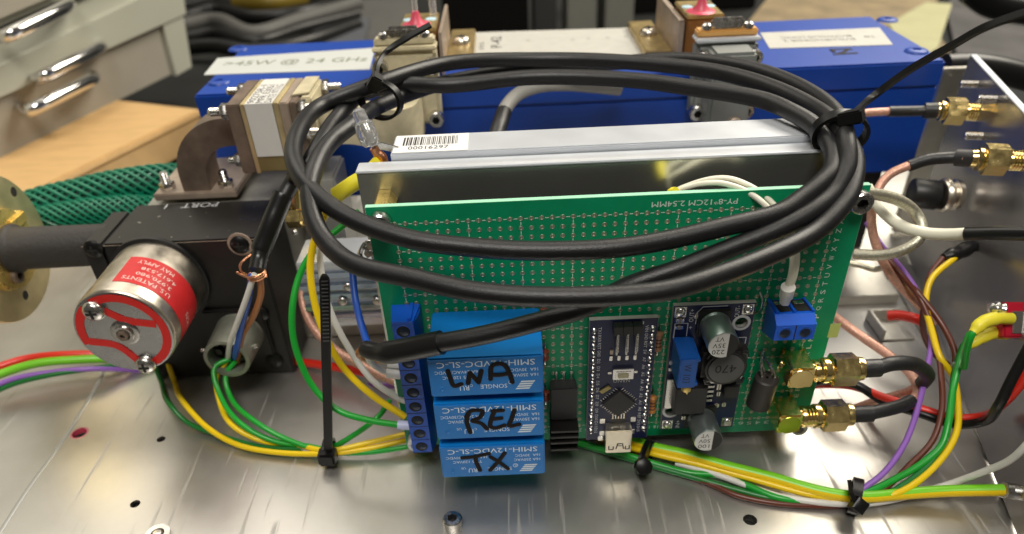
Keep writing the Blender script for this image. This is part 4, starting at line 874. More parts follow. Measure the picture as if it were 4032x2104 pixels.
for (cx_, cz_, a_, b_, c_) in ((26.7, 3.7, '220', '35V', 'VT'), (27.0, -29.4, '100', '50V', 'VT')):
    g = G(); g.box(cx_ - 4.3, cx_ + 4.3, qy - 1.2, qy - .02, cz_ - 4.3, cz_ + 4.3, .5); bs_ = t.part(g, 'capacitor_foot', M_BLACK)
    g = G(); g.lathe((cx_, qy - 1.22, cz_), -Y, [(0, 3.8), (.5, 4.0), (1.2, 3.75), (1.8, 4.0), (9.1, 4.0), (9.5, 3.8), (9.55, 3.6)], 40, cap=False); cp = t.part(g, 'capacitor', M_CAPSLV)
    yt = qy - 1.22 - 9.5
    g = G(); n = 40; g.add([(cx_ + 3.78 * cos(2 * pi * i / n), yt - .03, cz_ + 3.78 * sin(2 * pi * i / n)) for i in range(n)], [tuple(range(n))]); t.part(g, 'top_disc', M_CAPTOP, cp)
    g = G(); sg = [(cx_ + 3.8 * cos(radians(a)), yt - .06, cz_ + 3.8 * sin(radians(a))) for a in range(-72, 73, 6)]; g.add(sg, [tuple(range(len(sg)))]); lettering(g, c_, (cx_ - 1.1, yt - .06, cz_ + 2.0), -X, -Z, 2.2, 1.3); lettering(g, b_, (cx_ - 1.1, yt - .06, cz_ + .0), -X, -Z, 3.2, 1.4); lettering(g, a_, (cx_ - 1.1, yt - .06, cz_ - 2.0), -X, -Z, 3.2, 1.4); t.part(g, 'top_print', M_INK, cp)
g = G(); ic, iz_ = (29.9, -7.2); g.box(ic - 5.9, ic + 5.9, qy - 6.2, qy - .02, iz_ - 5.9, iz_ + 5.9, 1.6); co = t.part(g, 'coil_housing', mat('ferrite_black', (.020, .019, .018), .35, bump=.2, bs=1))
g = G(); g.lathe((ic, qy - 6.2, iz_), -Y, [(0, 5.5), (.25, 5.5), (.35, 5.2), (.35, 4.9), (.25, 4.7)], 40, cap=False); t.part(g, 'coil_rim', M_BLACK, co)
g = G(); g.lathe((ic, qy - 6.3, iz_), -Y, [(0, 4.7), (.5, 4.7), (.6, 4.5), (.6, .02)], 40, cap=False); t.part(g, 'coil_top', mat('ferrite_grey', (.085, .085, .085), .5), co)
g = G(); lettering(g, '470', (ic - .2, qy - 6.93, iz_ + .2), -X, -Z, 5.6, 2.6); t.part(g, 'lettering', M_HOLE, co)
g = G()
for sx, sz in ((-1, -1), (1, -1), (1, 1), (-1, 1)): g.tube([V((ic + sx * 5.2, qy - 6.2, iz_ + sz * 3.6)), V((ic + sx * 4.9, qy - 6.4, iz_ + sz * 4.9)), V((ic + sx * 3.6, qy - 6.2, iz_ + sz * 5.2))], .45, 8)
t.part(g, 'coil_ends', M_BLACK, co)
g = G(); g.box(16.55, 21.2, -13, qy - .02, -10.5, -.8, .25); pt = t.part(g, 'trimmer', mat('trimmer_blue', (.008, .085, .36), .32))
g = G(); lettering(g, 'W 103', (18.7, -13.03, -5.6), -Z, X, 6.2, 1.9); t.part(g, 'lettering', M_INK, pt)
g = G(); g.cyl((19.4, -11.4, -10.5), (19.4, -11.7, -12.4), 1.25, 20, b=.15); g.box(19.2, 19.6, -13.0, -12.6, -12.6, -11, .05); t.part(g, 'adjusting_screw', M_BRASS, pt)
g = G(); g.lathe((19.4, -11.7, -12.41), -Z, [(0, .001)], 3) if False else g.box(18.3, 20.5, -11.85, -11.55, -12.5, -12.36); t.part(g, 'screw_slot', M_HOLE, pt)
g = G(); g.box(21.2, 21.9, -12.6, qy - .02, -2.2, -1.2, .1); g.box(21.2, 21.9, -12.6, qy - .02, -10.2, -9.2, .1); t.part(g, 'trimmer_lugs', mat('trimmer_blue', (0, 0, 0)), pt)
g = G(); g.box(18.0, 26.8, qy - 4.5, qy - .1, -25.0, -15.2, .3); rg_ = t.part(g, 'regulator_chip', M_CHIP)
g = G(); g.box(16.1, 17.98, qy - 1.4, qy - .02, -25.2, -14.6, .15); t.part(g, 'cooling_tab', M_TIN, rg_)
for k in range(5): g = G(); g.box(26.85, 29.6, qy - .9, qy - .05, -16.9 - k * 1.7, -16.1 - k * 1.7, .1); t.part(g, 'leg', M_TIN, rg_)
g = G(); g.box(32.2, 36.2, qy - 2.2, qy - .02, -21.5, -17.2, .25); t.part(g, 'diode', M_CHIP)
for (xx, zz, w_, h_) in ((17.8, 4.6, 2.2, 1.2), (17.8, 2.4, 2.0, 1.), (21.9, 5.9, .9, 1.4), (16.9, -9.2, 1.2, 1.4), (16.9, -11.6, 1.2, 1.), (31.2, -25.6, 1.5, 1.4), (33.3, -25.4, 1.1, 1.4), (31.0, -18.6, 1.2, 2.2), (31.2, -21.2, 1, 1.6), (36.3, -15.4, 1.6, .8), (22.2, -29.8, 1.1, 1.5)):
    g = G(); g.box(xx - w_ / 2, xx + w_ / 2, qy - .6, qy - .02, zz - h_ / 2, zz + h_ / 2, .1); g.box(xx - w_ / 5, xx + w_ / 5, qy - .63, qy - .1, zz - h_ / 2 - .02, zz + h_ / 2 + .02, .05, 1); t.part(g, 'surface_component', [M_TIN, M_TAN])

# ---- voltage regulator with fins, resistors, diodes, ferrite
t = T('regulator', 'black power regulator with a finned black heat sink between the relays and the microcontroller board', 'regulator', (-12.6, -.1, -36))
g = G(); g.box(-16.2, -8.9, -4.8, -.4, -27.6, -15.8, .3); t.part(g, 'package', M_CHIP)
g = G(); g.box(-16.4, -8.8, -3.4, -.3, -37.4, -27.7, .2); t.part(g, 'sink_base', M_BLKPAINT)
for k, zz in enumerate((-28.4, -30.6, -32.8, -36.3)):
    g = G(); g.box(-16.6, -8.6, -8.8 + (k == 3) * .8, -3.45, zz - .45, zz + .45, .12); t.part(g, 'fin', M_BLKPAINT)
for k in range(3): g = G(); g.box(-14.7 + k * 2.1, -14.2 + k * 2.1, -1.2, -.1, -15.8, -12.6, .1); t.part(g, 'leg', M_TIN)
g = G(); g.box(-13.3, -12.1, -5.4, -3.4, -36.0, -34.9, .2); t.part(g, 'sink_tab', M_STEEL)
def resistor(x, z, L, m, label, cat='resistor', y=-1.3, bands=True, name='resistor', grp='resistors beside the microcontroller board'):
    t = T(name, label, cat, (x, -.1, z - L / 2), grp)
    g = G(); g.lathe((x, y, z - L / 2), Z, [(0, .6), (.4, 1.15), (1.2, 1.2), (1.6, 1.0), (L - 1.6, 1.0), (L - 1.2, 1.2), (L - .4, 1.15), (L, .6)], 16); b = t.part(g, 'body', m)
    if bands:
        g = G()
        for q in (.25, .45, .62, .8): g.lathe((x, y, z - L / 2 + L * q), Z, [(0, 1.04), (.5, 1.04)], 16)
        t.part(g, 'bands', M_BRNW, b)
    g = G(); g.tube(smooth([V((x, -.1, z - L / 2 - 2)), V((x, y, z - L / 2 - 1.5)), V((x, y, z - L / 2))], 4), .28, 6); g.tube(smooth([V((x, y, z + L / 2)), V((x, y, z + L / 2 + 1.5)), V((x, -.1, z + L / 2 + 2))], 4), .28, 6); t.part(g, 'leads', M_TIN)
resistor(13.1, -3.4, 6.3, mat('resistor_tan', (.42, .21, .10), .45), 'tan banded resistor beside the upper half of the microcontroller board')
resistor(13.2, -26.0, 6.3, mat('resistor_orange', (.62, .25, .06), .45), 'orange banded resistor beside the lower half of the microcontroller board')
for zz, nm in ((7.2, 'topmost small glass diode beside the LNA relay'), (-6.4, 'small glass diode beside the gap under the LNA relay'), (-21, 'small glass diode beside the gap above the TX relay')):
    resistor(-17.6, zz, 3.6, mat('diode_glass', (.22, .05, .03), .15), nm, 'diode', -1.2, False, 'diode', 'small diodes beside the relays')
c = V((42.2, -5.5, -24.4)); t = T('ferrite_bead', 'black ferrite tube with bare wire loops through its open end', 'ferrite bead', c)
g = G(); g.lathe(c, V((.8, -.4, 11)), [(0, 2.9), (.4, 3.3), (10.2, 3.3), (10.6, 2.9), (10.6, .4)], 32, cap=False); t.part(g, 'core', mat('ferrite_brown', (.028, .024, .022), .5))
for k in range(4): an = k * pi / 2.6 - .4; b = c + V((.8, -.4, 10.6)); g = G(); q = V((cos(an) * 1.6, sin(an) * 1.2 - .3, 0)); g.tube(smooth([b + q - Z * 1, b + q * 1.1 + Z * 1.2, b + q * .9 + V((-.6, 1.6, 2.8)), V((b.x - 1.5 + k * .5, -.2, b.z + 4.5))], 5), .33, 8); t.part(g, 'wire_loop', M_STEEL)
g = G(); c = at(1962, 912, y=-3); g.lathe(c, V((1, -.5, -.3)), [(0, 1.2), (1.4, 1.5), (3, 1.3)], 12); one(g, 'gold_pin', M_GOLD, 'small gold pin on the green board above the ferrite tube', 'pin', c)
g = G(); c = at(2042 - 62, 770, y=-1); g.tube(smooth([V((38.4, -.1, 3.6)), V((39.1, -1.3, 5.5)), V((39.3, -1.5, 8)), V((38.6, -.1, 10.4))], 5), .3, 8); one(g, 'wire_link', M_TIN, 'short bare wire link on the board beside the blue two-way terminal', 'wire', c)

# ---- right-angle gold connectors with mating plugs
def sma(zc, yc, label, lab2, tint, nx=0.):
    x0 = 50.4
    t = T('right_angle_socket', label, 'coaxial connector', (x0, -.1, zc), 'gold right-angle sockets on the green board')
    g = G(); g.box(x0 - 3.3, x0 + 3.3, yc - 3.3, -1.9, zc - 3.3, zc + 3.3, .5); t.part(g, 'elbow_body', M_GOLD)
    g = G(); g.lathe((x0 - .2, yc - 3.32, zc), -Y, [(0, 3.1), (.15, 3.0), (.2, .02)], 32, cap=False); t.part(g, 'end_cap', tint)
    for sx in (-1, 1):
        for sz in (-1, 1): g = G(); g.lathe((x0 + sx * 2.6, -1.9, zc + sz * 2.6), Y, [(0, .9), (1.0, .5), (1.85, .45)], 10); t.part(g, 'leg', M_GOLD)
    g = G(); g.lathe((x0 + 3.3, yc, zc), X, [(0, 2.6), (.6, 2.6), (.7, 3.0), (1.0, 3.1)] + [(1.0 + .45 * k, 3.15 if k % 2 else 2.8) for k in range(1, 9)] + [(4.8, 2.6)], 28); t.part(g, 'threaded_barrel', M_GOLD)
    p = T('coaxial_plug', lab2, 'coaxial connector', (x0 + 8, yc, zc), 'gold plugs on the right-angle sockets')
    g = G(); g.lathe((x0 + 8.2 + nx, yc, zc), X, [(0, 3.1), (.3, 3.5), (1.5, 3.5), (1.7, 3.0), (2.4, 3.0)], 28); p.part(g, 'collar', M_GOLD)
    g = G(); g.lathe((x0 + 10.4 + nx, yc, zc), X, [(0, 3.9), (.5, 4.6), (6.6, 4.6), (7.1, 3.9)], 6, up=V((0, .26, 1))); p.part(g, 'hex_nut', M_GOLD)
    g = G(); g.lathe((x0 + 17.5 + nx, yc, zc), X, [(0, 3.2), (.8, 3.3), (1.6, 3.2), (1.8, 2.2)], 28); p.part(g, 'rear_ring', M_GOLD)
    return V((x0 + 19 + nx, yc, zc))
e1 = sma(-11.1, -7.2, 'upper gold right-angle coaxial socket on the edge of the green board', 'gold hex coaxial plug screwed on the upper right-angle socket', M_GOLD, -2.0)
e2 = sma(-27.8, -7.2, 'lower gold right-angle coaxial socket with a greenish cap, near the metal plate', 'gold hex coaxial plug screwed on the lower right-angle socket', mat('greenish_cap', (.42, .46, .05), .25, .7), -.8)

# ================================================================== BLACK CABLE LOOP
HP = [(-90, 27.), (-45, 29.5), (-30, 31.5), (-14, 34.), (-6, 38.2), (0, 42.), (10, 46.), (30, 48.), (80, 47.), (130, 46.)]
def hh(y):
    for (a, b), (c, d) in zip(HP, HP[1:]):
        if y <= c: t = max(0, (y - a) / (c - a)); t = t; return b + (d - b) * t
    return HP[-1][1]
def Lp(u, v, off=0.):
    lo, hi = 40., 420.; r = ray(u, v)
    for _ in range(60):
        m = (lo + hi) / 2; p = CAM + r * m
        if p.z > hh(p.y) + off: lo = m
        else: hi = m
    return CAM + r * lo
RC = 2.25
path = []
def add(seq, off=0.):
    for q in seq: path.append(Lp(q[0], q[1], q[2] if len(q) > 2 else off))
end1 = [at(672, 640, y=22), at(668, 608, y=26), at(684, 560, y=30), at(712, 500, y=34), at(740, 452, y=37)]
path += end1[2:]
add([(778, 408, -5), (842, 305, -3), (913, 236, -1), (1000, 214, 0)])
add([(1132, 200), (1341, 182), (1560, 184), (1749, 202), (1880, 228), (1972, 266), (2040, 312), (2082, 365), (2092, 420), (2061, 464), (2018, 498)][0:0])
# first turn: lower rear strand -> inner right -> upper front strand
add([(1132, 215), (1341, 195), (1578, 201), (1749, 223), (1917, 252), (1990, 282), (2052, 320), (2092, 372), (2092, 428), (2061, 464), (2018, 498), (1961, 535), (1818, 572), (1676, 605), (1533, 626), (1322, 631), (1180, 622), (1037, 603), (894, 555), (813, 505), (760, 450), (738, 394), (752, 330), (806, 268), (918, 222, 2.5)])
# second turn: upper rear strand -> outer right -> lowest front strand
add([(1132, 159, 2), (1364, 150), (1535, 154), (1749, 173), (1850, 192), (1950, 224), (2040, 268), (2110, 325, 2), (2150, 400, 0), (2137, 488), (2104, 535), (2047, 586), (1961, 632), (1818, 689), (1676, 731), (1533, 745), (1322, 746), (1180, 732), (1037, 700), (894, 666), (832, 622), (792, 560), (779, 480), (791, 427), (828, 362), (899, 305), (952, 268, -2)])
# third turn: ends behind the front strands and leaves as the tail
add([(1132, 205, -4), (1341, 172, -3.5), (1560, 158, -2.5), (1700, 150, -1), (1850, 165, 0), (1950, 192), (2040, 235), (2105, 290, 1), (2128, 350, 2.5), (2130, 420, 1), (2104, 476), (2047, 529, 0), (1961, 575, -1), (1818, 632, -3), (1704, 678, -5), (1590, 716, -7.5)])
tail = [at(1470, 774, y=-24), at(1322, 818, y=-24.5), at(1194, 848, y=-24), at(1100, 864, y=-22.5), at(1040, 876, y=-21)]
path += tail
c = smooth(path, 7)
cb_ = T('black_cable', 'thick black rubber cable coiled in a wide loop across the top of the green board', 'cable', at(1180, 622, y=-15))
g = G(); g.tube(c, RC, 18); cb_.part(g, 'jacket', M_RUB)
g = G(); s1 = smooth([(714, 488, 34.5), (700, 522, 32.5), (684, 560, 30), (668, 600, 28), (654, 634, 26)], 6); g.tube(s1, [2.7] + [2.85] * (len(s1) - 3) + [2.8, 2.55], 20); cb_.part(g, 'heat_shrink', M_SHRINK)
g = G(); s1 = smooth([(658, 622, 26.5), (652, 650, 24.5), (646, 682, 21)], 6); g.tube(s1, 2.35, 18); cb_.part(g, 'inner_sleeve', M_SHRINK)
g = G(); cc2 = at(645, 690, y=20.5)
for k in range(3): g.tube(smooth([cc2 + V((2.6 * cos(a), 2.2 * sin(a), .5 * sin(a + k) + k * .35 + .12 * a - 1)) for a in [2 * pi * i / 16 for i in range(18)]], 3), .28, 6)
g.tube(smooth([cc2 + V((-2.6, -.5, 0)), cc2 + V((-3.6, -1, 1.6)), cc2 + V((-3.2, -1, 4)), at(632, 640, y=22)], 5), .35, 6); g.tube(smooth([cc2 + V((-1, -2.2, 0)), cc2 + V((-3.4, -1.8, .9)), cc2 + V((-4.8, -1.5, 1.8))], 5), .35, 6)
cb_.part(g, 'twisted_screen', M_COPPER)
g = G(); s1 = smooth([(1110, 862, -22.6), (1070, 870, -21.5), (1010, 882, -20), (965, 888, -18.5), (928, 881, -16), (917, 876, -15)], 5); g.tube(s1, [2.9] * 14 + [2.8, 2.6, 2.35, 2.3, 2.3, 2.25, 2.25, 2.2, 2.2, 2.15, 2.1, 2.0][:len(s1) - 14], 18); cb_.part(g, 'heat_shrink', M_SHRINK)

def wire(name, pts, r, m, label, cat='wire', group=None, n=12, split=None, parts=None, sub=8):
    c = smooth(pts, sub); base = c[len(c) // 2]
    if parts is None:
        g = G(); g.tube(c, r, n, split=split); return one(g, name, m, label, cat, base, group)
    t = T(name, label, cat, base, group); g = G(); g.tube(c, r, n, split=split); t.part(g, 'insulation', m)
    for nm, pp, rr, mm in parts: g = G(); g.tube(smooth(pp, 6), rr, 14); t.part(g, nm, mm)
    return t
# conductors out of the cable ends
wire('white_wire', [(640, 690, 19.5), (620, 750, 20), (598, 810, 22), (580, 860, 26), (573, 905, 34)], .85, M_WHTW, 'white core running from the left cable end into the round connector')
wire('blue_wire', [(634, 692, 20), (625, 750, 21), (608, 820, 24), (594, 880, 28), (590, 905, 35)], .95, M_BLUW, 'blue core running from the left cable end into the round connector')
wire('brown_wire', [(654, 694, 20), (656, 740, 21), (640, 790, 23), (612, 840, 27), (602, 880, 31), (596, 915, 35)], .95, M_TANW, 'light brown core running from the left cable end into the round connector')
wire('blue_wire', [(886, 668, 10), (890, 720, 6), (897, 770, 2), (910, 820, -4), (926, 866, -12), (940, 880, -16)], .95, M_BLUW, 'blue core dropping from the module into the lower end of the black cable')
wire('brown_wire', [(925, 878, -15.5), (910, 882, -12), (903, 890, -8), (915, 900, -4), (945, 905, -3), (988, 910, -3)], .95, M_TANW, 'light brown core curling out of the lower end of the black cable')
wire('white_wire', [(922, 886, -15), (928, 905, -12), (948, 925, -7), (975, 938, -4), (1000, 941, -4)], .8, M_WHTW, 'white core from the lower cable end into the white ferrule', parts=[('ferrule', [(972, 938, -4.2), (1008, 942, -4)], 1.45, M_WHTW)])
g = G(); g.tube([at(975, 912, y=-3), at(1008, 915, y=-3)], 1.5, 14); one(g, 'ferrule', M_WHTW, 'upper white ferrule on the terminal strip beside the brown core', 'ferrule', at(990, 913, y=-3))

# ---- cable ties
def tie(cx, tan, ra, rb, head, tailpts, label, wd=2.4, tw=None, hn=None):
    t = T('cable_tie', label, 'cable tie', cx)
    a, b, d = frame(tan); pts = [cx + a * ra * cos(2 * pi * i / 36) + b * rb * sin(2 * pi * i / 36) for i in range(37)]
    g = G(); g.ribbon(pts, wd, .9, [(p - cx).normalized() for p in pts]); t.part(g, 'strap', M_NYLON)
    tp = smooth(tailpts, 8)
    nrm = hn or V((0, -1, 1)); 
    g = G(); g.ribbon(tp, tw or wd, 1.0, nrm); t.part(g, 'tail', M_NYLON)
    td = (tp[1] - tp[0]).normalized(); n2 = (V(nrm) - td * V(nrm).dot(td)).normalized(); s_ = td.cross(n2); hw = wd * .95
    g = G(); g.obox(head - s_ * hw - n2 * 1.6 - td * 1.8, s_ * 2 * hw, n2 * 3.2, td * 3.8, .4); t.part(g, 'head', M_NYLON)
    return t
l0 = Lp(952, 252); 
tie(Lp(957, 252, -.5), Lp(1000, 225) - Lp(900, 285), 6.6, 5.2, Lp(943, 208, 6.5), [Lp(946, 204, 7), Lp(952, 160, 9), at(975, 128, y=62), at(1030, 92, y=64), at(1083, 63, y=66)], 'black cable tie on the left of the cable loop with its thin tail pointing up', 2.4, 1.5, V((-1, -1, .6)))
r0 = Lp(2112, 335, .5)
tie(r0, Lp(2115, 400) - Lp(2075, 290), 6.3, 5.2, Lp(2140, 296, 5.5), [Lp(2148, 286, 6.5), at(2200, 240, y=24), at(2290, 175, y=20), at(2400, 112, y=14), at(2480, 68, y=8), at(2600, 25, y=2)], 'black cable tie on the cable loop whose long tail rises out of the picture', 3.0, 1.6, V((-.8, -.6, .8)))

# ================================================================== LEFT-HAND WIRES
pL = at(826, 1140, z=-40.5)
GL = 'thin wires of the left-hand bundle'
wire('yellow_wire', [V((cc.x - 1, 34, cc.z - 3)), (545, 945, 30), (552, 1010, 24), (590, 1075, 'z', -38), (660, 1110, 'z', -42), (740, 1118, 'z', -42), (826, 1134, 'z', -41), (930, 1113, 'z', -40), (1040, 1088, 'z', -39), (1090, 1082, 12)], .85, M_YELW, 'yellow wire from the round connector down into the tied bundle', group=GL)
wire('green_wire', [V((cc.x - .5, 33, cc.z - 2.5)), (540, 925, 30), (556, 1000, 22), (610, 1070, 'z', -37), (690, 1110, 'z', -41), (770, 1122, 'z', -42), (826, 1128, 'z', -41), (890, 1095, 'z', -38), (950, 1050, 'z', -33), (980, 1010, 14)], .85, M_GRNW, 'outer bright green wire from the round connector to the tied bundle', group=GL)
wire('green_wire', [V((cc.x + 1, 33, cc.z - 3.5)), (568, 945, 30), (580, 1000, 24), (640, 1060, 'z', -36), (720, 1105, 'z', -40), (826, 1137, 'z', -42.5), (930, 1138, 'z', -42.5), (1050, 1120, 'z', -42), (1110, 1110, 14)], .85, M_GRNW, 'inner bright green wire from the round connector, running lowest past the long tie', group=GL)
wire('dark_green_wire', [(382, 900, 49), (392, 925, 44), (405, 960, 42), (425, 1015, 'z', -38), (470, 1062, 'z', -42), (560, 1098, 'z', -43.5), (660, 1125, 'z', -43.5), (760, 1130, 'z', -43)], .8, M_GRND, 'dark green wire emerging under the silver motor can', group=GL)
wire('yellow_wire', [(418, 900, 49), (427, 928, 44), (440, 965, 42), (460, 1010, 'z', -38), (520, 1075, 'z', -41), (600, 1120, 'z', -42.5), (700, 1139, 'z', -43), (826, 1141, 'z', -42), (930, 1128, 'z', -41.5), (1035, 1105, 'z', -41.5), (1100, 1098, 12)], .9, M_YELW, 'yellow wire emerging under the silver motor can and passing lowest in the tied bundle', group=GL)
tl = T('cable_tie', 'black cable tie standing upright on the left-hand wire bundle', 'cable tie', pL)
tp = [at(815, 692, y=-3.5), at(817, 720, y=-3.4), at(819, 800, y=-3), at(821, 900, y=-2.7), at(824, 1010, y=-2.4), at(826, 1130, y=-2.2)]
g = G(); q = smooth(tp, 6); g.ribbon(q, [1.0, 1.7, 2.2] + [2.5] * (len(q) - 3), 1.1, V((.1, -1, .5))); tail_ = tl.part(g, 'tail', M_NYLON)
for i in range(17):
    p = at(816.5 + i * .25, 708 + i * 9.4, y=-4.15); g = G(); g.box(p.x - .8, p.x + .8, p.y - .12, p.y + .1, p.z - .16, p.z + .16) ; tl.part(g, 'tooth', mat('nylon_ridge', (.06, .06, .06), .3), tail_)
g = G(); g.box(pL.x - 2.6, pL.x + 2.6, -4.6, .4, pL.z - 2.6, pL.z + 2.2, .7); tl.part(g, 'head', M_NYLON)
g = G(); pts = [V((pL.x, pL.y + 1.4 + 3.4 * cos(a), -40.8 + 3.4 * sin(a))) for a in [2 * pi * i / 24 for i in range(25)]]; g.ribbon(pts, 2.8, .9, [(p - V((pL.x, pL.y + 1.4, -40.8))).normalized() for p in pts]); tl.part(g, 'strap', M_NYLON)
wire('green_wire', [(905, 532, 30), (860, 570, 27), (795, 625, 22), (755, 690, 18), (735, 780, 12), (742, 870, 8), (785, 970, 4), (850, 1032, 0), (930, 1058, -3), (1008, 1070, -5)], .95, M_GRNW, 'green wire curving in a big arc into the lilac ferrule', parts=[('ferrule', [(1000, 1069, -5), (1032, 1071, -5)], 1.35, M_FERR)])
wire('yellow_wire', [(925, 452, 20), (880, 478, 20), (835, 515, 20), (800, 580, 18), (781, 660, 15), (787, 740, 11), (812, 830, 7), (860, 920, 4), (930, 990, 1), (1020, 1050, -2)], 1.0, M_YELW, 'yellow wire falling from the module past the tie to the terminal strip', parts=[('sleeve', [(960, 405, 22), (925, 440, 21), (885, 465, 20), (845, 492, 20)], 2.1, M_YSLEEVE)])
wire('white_wire', [(803, 600, 22), (808, 680, 18), (830, 780, 12), (880, 880, 7), (940, 960, 3), (1010, 1005, 0), (1030, 1012, -1)], .95, M_WHTW, 'white wire behind the yellow one falling to the terminal strip')
wire('pink_coax', [(800, 690, 60), (762, 730, 50), (775, 800, 42), (830, 870, 34), (900, 915, 28), (1000, 962, 20), (1080, 985, 16)], 1.5, M_COAX, 'pinkish coaxial cable behind the white wire, left of the green board', 'cable', parts=[('heat_shrink', [(760, 722, 52), (800, 690, 60), (860, 672, 60), (900, 680, 58)], 2.4, M_SHRINK2)])
wire('red_wire', [(-60, 945, 40), (60, 905, 48), (170, 893, 50), (260, 893, 52), (400, 905, 58), (560, 905, 66), (720, 908, 52), (850, 925, 38), (960, 945, 30), (1080, 965, 26)], 1.5, M_REDW, 'thick red wire passing behind the switch to the green board')
wire('lime_wire', [(-60, 965, 36), (0, 942, 40), (90, 915, 44), (200, 905, 47), (300, 902, 50), (400, 900, 54), (450, 900, 57)], 1.5, M_LIME, 'thick lime green wire leaving at the left edge, nearest of the group')
wire('purple_wire', [(-40, 985, 34), (30, 955, 38), (120, 938, 41), (240, 928, 44), (380, 935, 52), (560, 955, 60), (760, 962, 50), (900, 968, 40), (1000, 972, 30), (1080, 975, 24)], .95, M_PURW, 'purple wire passing behind the switch at plate level')
wire('dark_green_wire', [(-40, 1000, 33), (30, 968, 37), (120, 945, 40), (230, 928, 44), (330, 915, 50), (430, 905, 56)], .9, M_GRND, 'dark green wire beneath the purple one at the left edge')
# shiny finned bracket seen between wires and board
t = T('aluminium_heatsink', 'bright ribbed aluminium block with small screws seen between the wires and the green board', 'heat sink', at(860, 830, y=42))
a = at(780, 830, y=42); b = at(1030, 700, y=42)
g = G(); g.box(a.x, b.x, 44, 60, a.z - .5, b.z + 6, .3); t.part(g, 'body', M_ALU)
for k in range(5): g = G(); zz = a.z + 3 + k * (b.z - a.z) / 4.6; g.box(a.x, b.x, 42.2 if k % 2 else 43, 44.05, zz, zz + 2.2, .3); t.part(g, 'rib', mat('blue_grey_alu', (.42, .50, .62), .2, 1))
for (u, v) in ((876, 722), (862, 758), (948, 757)): pan(t, at(u, v, y=42.6), -Y, 1.5, 1., 'screw', parent=t.o)
g = G(); a2 = at(700, 940, y=70); b2 = at(1060, 860, y=70); g.box(a2.x + 2, b2.x + 20, 66, 98, -44.9, -22, .5); one(g, 'metal_block', M_STRIP, 'low dull metal block behind the red wire', 'metal block', V((a2.x, 70, -44.9)))

# clear plastic neon / crimp at the module corner
c = at(930, 350, y=22); t = T('crimp_joint', 'clear plastic crimp with solder tag at the corner of the aluminium module', 'crimp', c)
g = G(); g.lathe(at(935, 368, y=22), at(912, 308, y=24) - at(935, 368, y=22), [(0, 1.6), (1, 2.4), (3, 2.6), (5.5, 2.4), (6, 2.5), (6.3, 1.8), (9, 1.6), (9.6, 1.0)], 24); t.part(g, 'clear_sleeve', M_GLASS)
g = G(); g.tube(smooth([(932, 358, 22), (925, 335, 22.5), (915, 312, 23.5)], 5), .9, 10); t.part(g, 'crimped_wire', M_TIN)
g = G(); q = [at(u, v, y=22) for u, v in ((932, 365), (960, 360), (1002, 372), (1000, 386), (965, 378), (935, 375))]; g.prism(q, (0, .8, 0)); t.part(g, 'solder_tag', M_TIN)
g = G(); g.tube(smooth([(940, 372, 22), (948, 385, 22), (962, 395, 22), (966, 408, 22)], 5), 1.2, 12); t.part(g, 'copper_end', M_COPPER)
c = at(925, 622, y=7); t = T('solder_tag', 'shiny solder tag with soldered wire strands beside the top corner of the green board', 'solder tag', c)
g = G(); q = [at(u, v, y=7) for u, v in ((930, 590), (948, 592), (944, 640), (925, 650), (915, 640))]; g.prism(q, (0, .8, 0)); t.part(g, 'tag', M_TAN)
g = G(); g.lathe(at(931, 620, y=6.9), -Y, [(0, 1.9), (.3, 1.8), (.3, 1.2), (.05, 1.1)], 18, cap=False); t.part(g, 'eyelet', M_STEEL)
for k in range(5): g = G(); g.tube(smooth([(918 - k * 3, 612 + k * 5, 6), (912 - k * 2, 622 + k * 4, 5.5), (904 + k, 640 + k * 2, 6)], 4), .55, 8); t.part(g, 'wire_strand', M_TIN)

# ================================================================== RIGHT-HAND WIRES
GR = 'wires of the right-hand bundle'
def zz(*pts): return [(p[0], p[1], 'z', p[2] if len(p) > 2 else -42) for p in pts]
ysp = lambda n0: (lambda f: n0)
wire('earth_wire', zz((1500, 1085, -42), (1590, 1110, -42), (1644, 1126, -41), (1733, 1146, -41), (1822, 1172, -41), (1941, 1202, -41), (2060, 1236, -41), (2132, 1248, -41), (2190, 1250, -41), (2260, 1244, -41), (2375, 1236, -40), (2524, 1233, -38)), 1.62, [M_YELW, M_LIME], 'thick green and yellow striped earth wire across the plate to the tinned lug', n=16, split=V((.1, .35, 1)).normalized(), group=GR)
wire('yellow_wire', zz((1500, 1102, -43), (1587, 1127, -43), (1644, 1142, -42), (1763, 1170, -42), (1912, 1211, -42), (2031, 1243, -42), (2135, 1257, -42), (2180, 1257, -42), (2260, 1240, -40), (2329, 1195, -38), (2386, 1130, -34), (2408, 1079, -31), (2410, 1022, -28), (2397, 947, -24), (2365, 900, -20), (2344, 833, -16), (2329, 764, -12), (2345, 700, -9), (2403, 648, -6)), .95, M_YELW, 'yellow wire from the bundle looping up to the black splice', group=GR)
wire('green_wire', zz((1420, 1100, -43), (1459, 1114, -43), (1524, 1131, -43), (1590, 1149, -43), (1673, 1175, -43.6), (1733, 1190, -43.6), (1807, 1197, -43.6), (1880, 1222, -43), (1956, 1252, -43), (2060, 1262, -43.4), (2163, 1245, -41.5), (2260, 1201, -39), (2329, 1159, -36), (2369, 1119, -33), (2386, 1062, -29), (2398, 976, -24), (2418, 896, -18), (2440, 839, -14)), 1.0, M_GRNW, 'bright green wire, outer of the two rising to the yellow sleeves', group=GR)
wire('green_wire', zz((1420, 1108, -43.8), (1540, 1142, -43.8), (1640, 1172, -43.8), (1740, 1200, -43.8), (1850, 1232, -43.8), (1950, 1256, -43.8), (2100, 1268, -43.8), (2203, 1256, -42), (2317, 1188, -38), (2366, 1125, -34), (2390, 1045, -29), (2403, 930, -22), (2424, 868, -17)), .95, M_GRND, 'darker green wire, inner of the two rising to the yellow sleeves', group=GR)
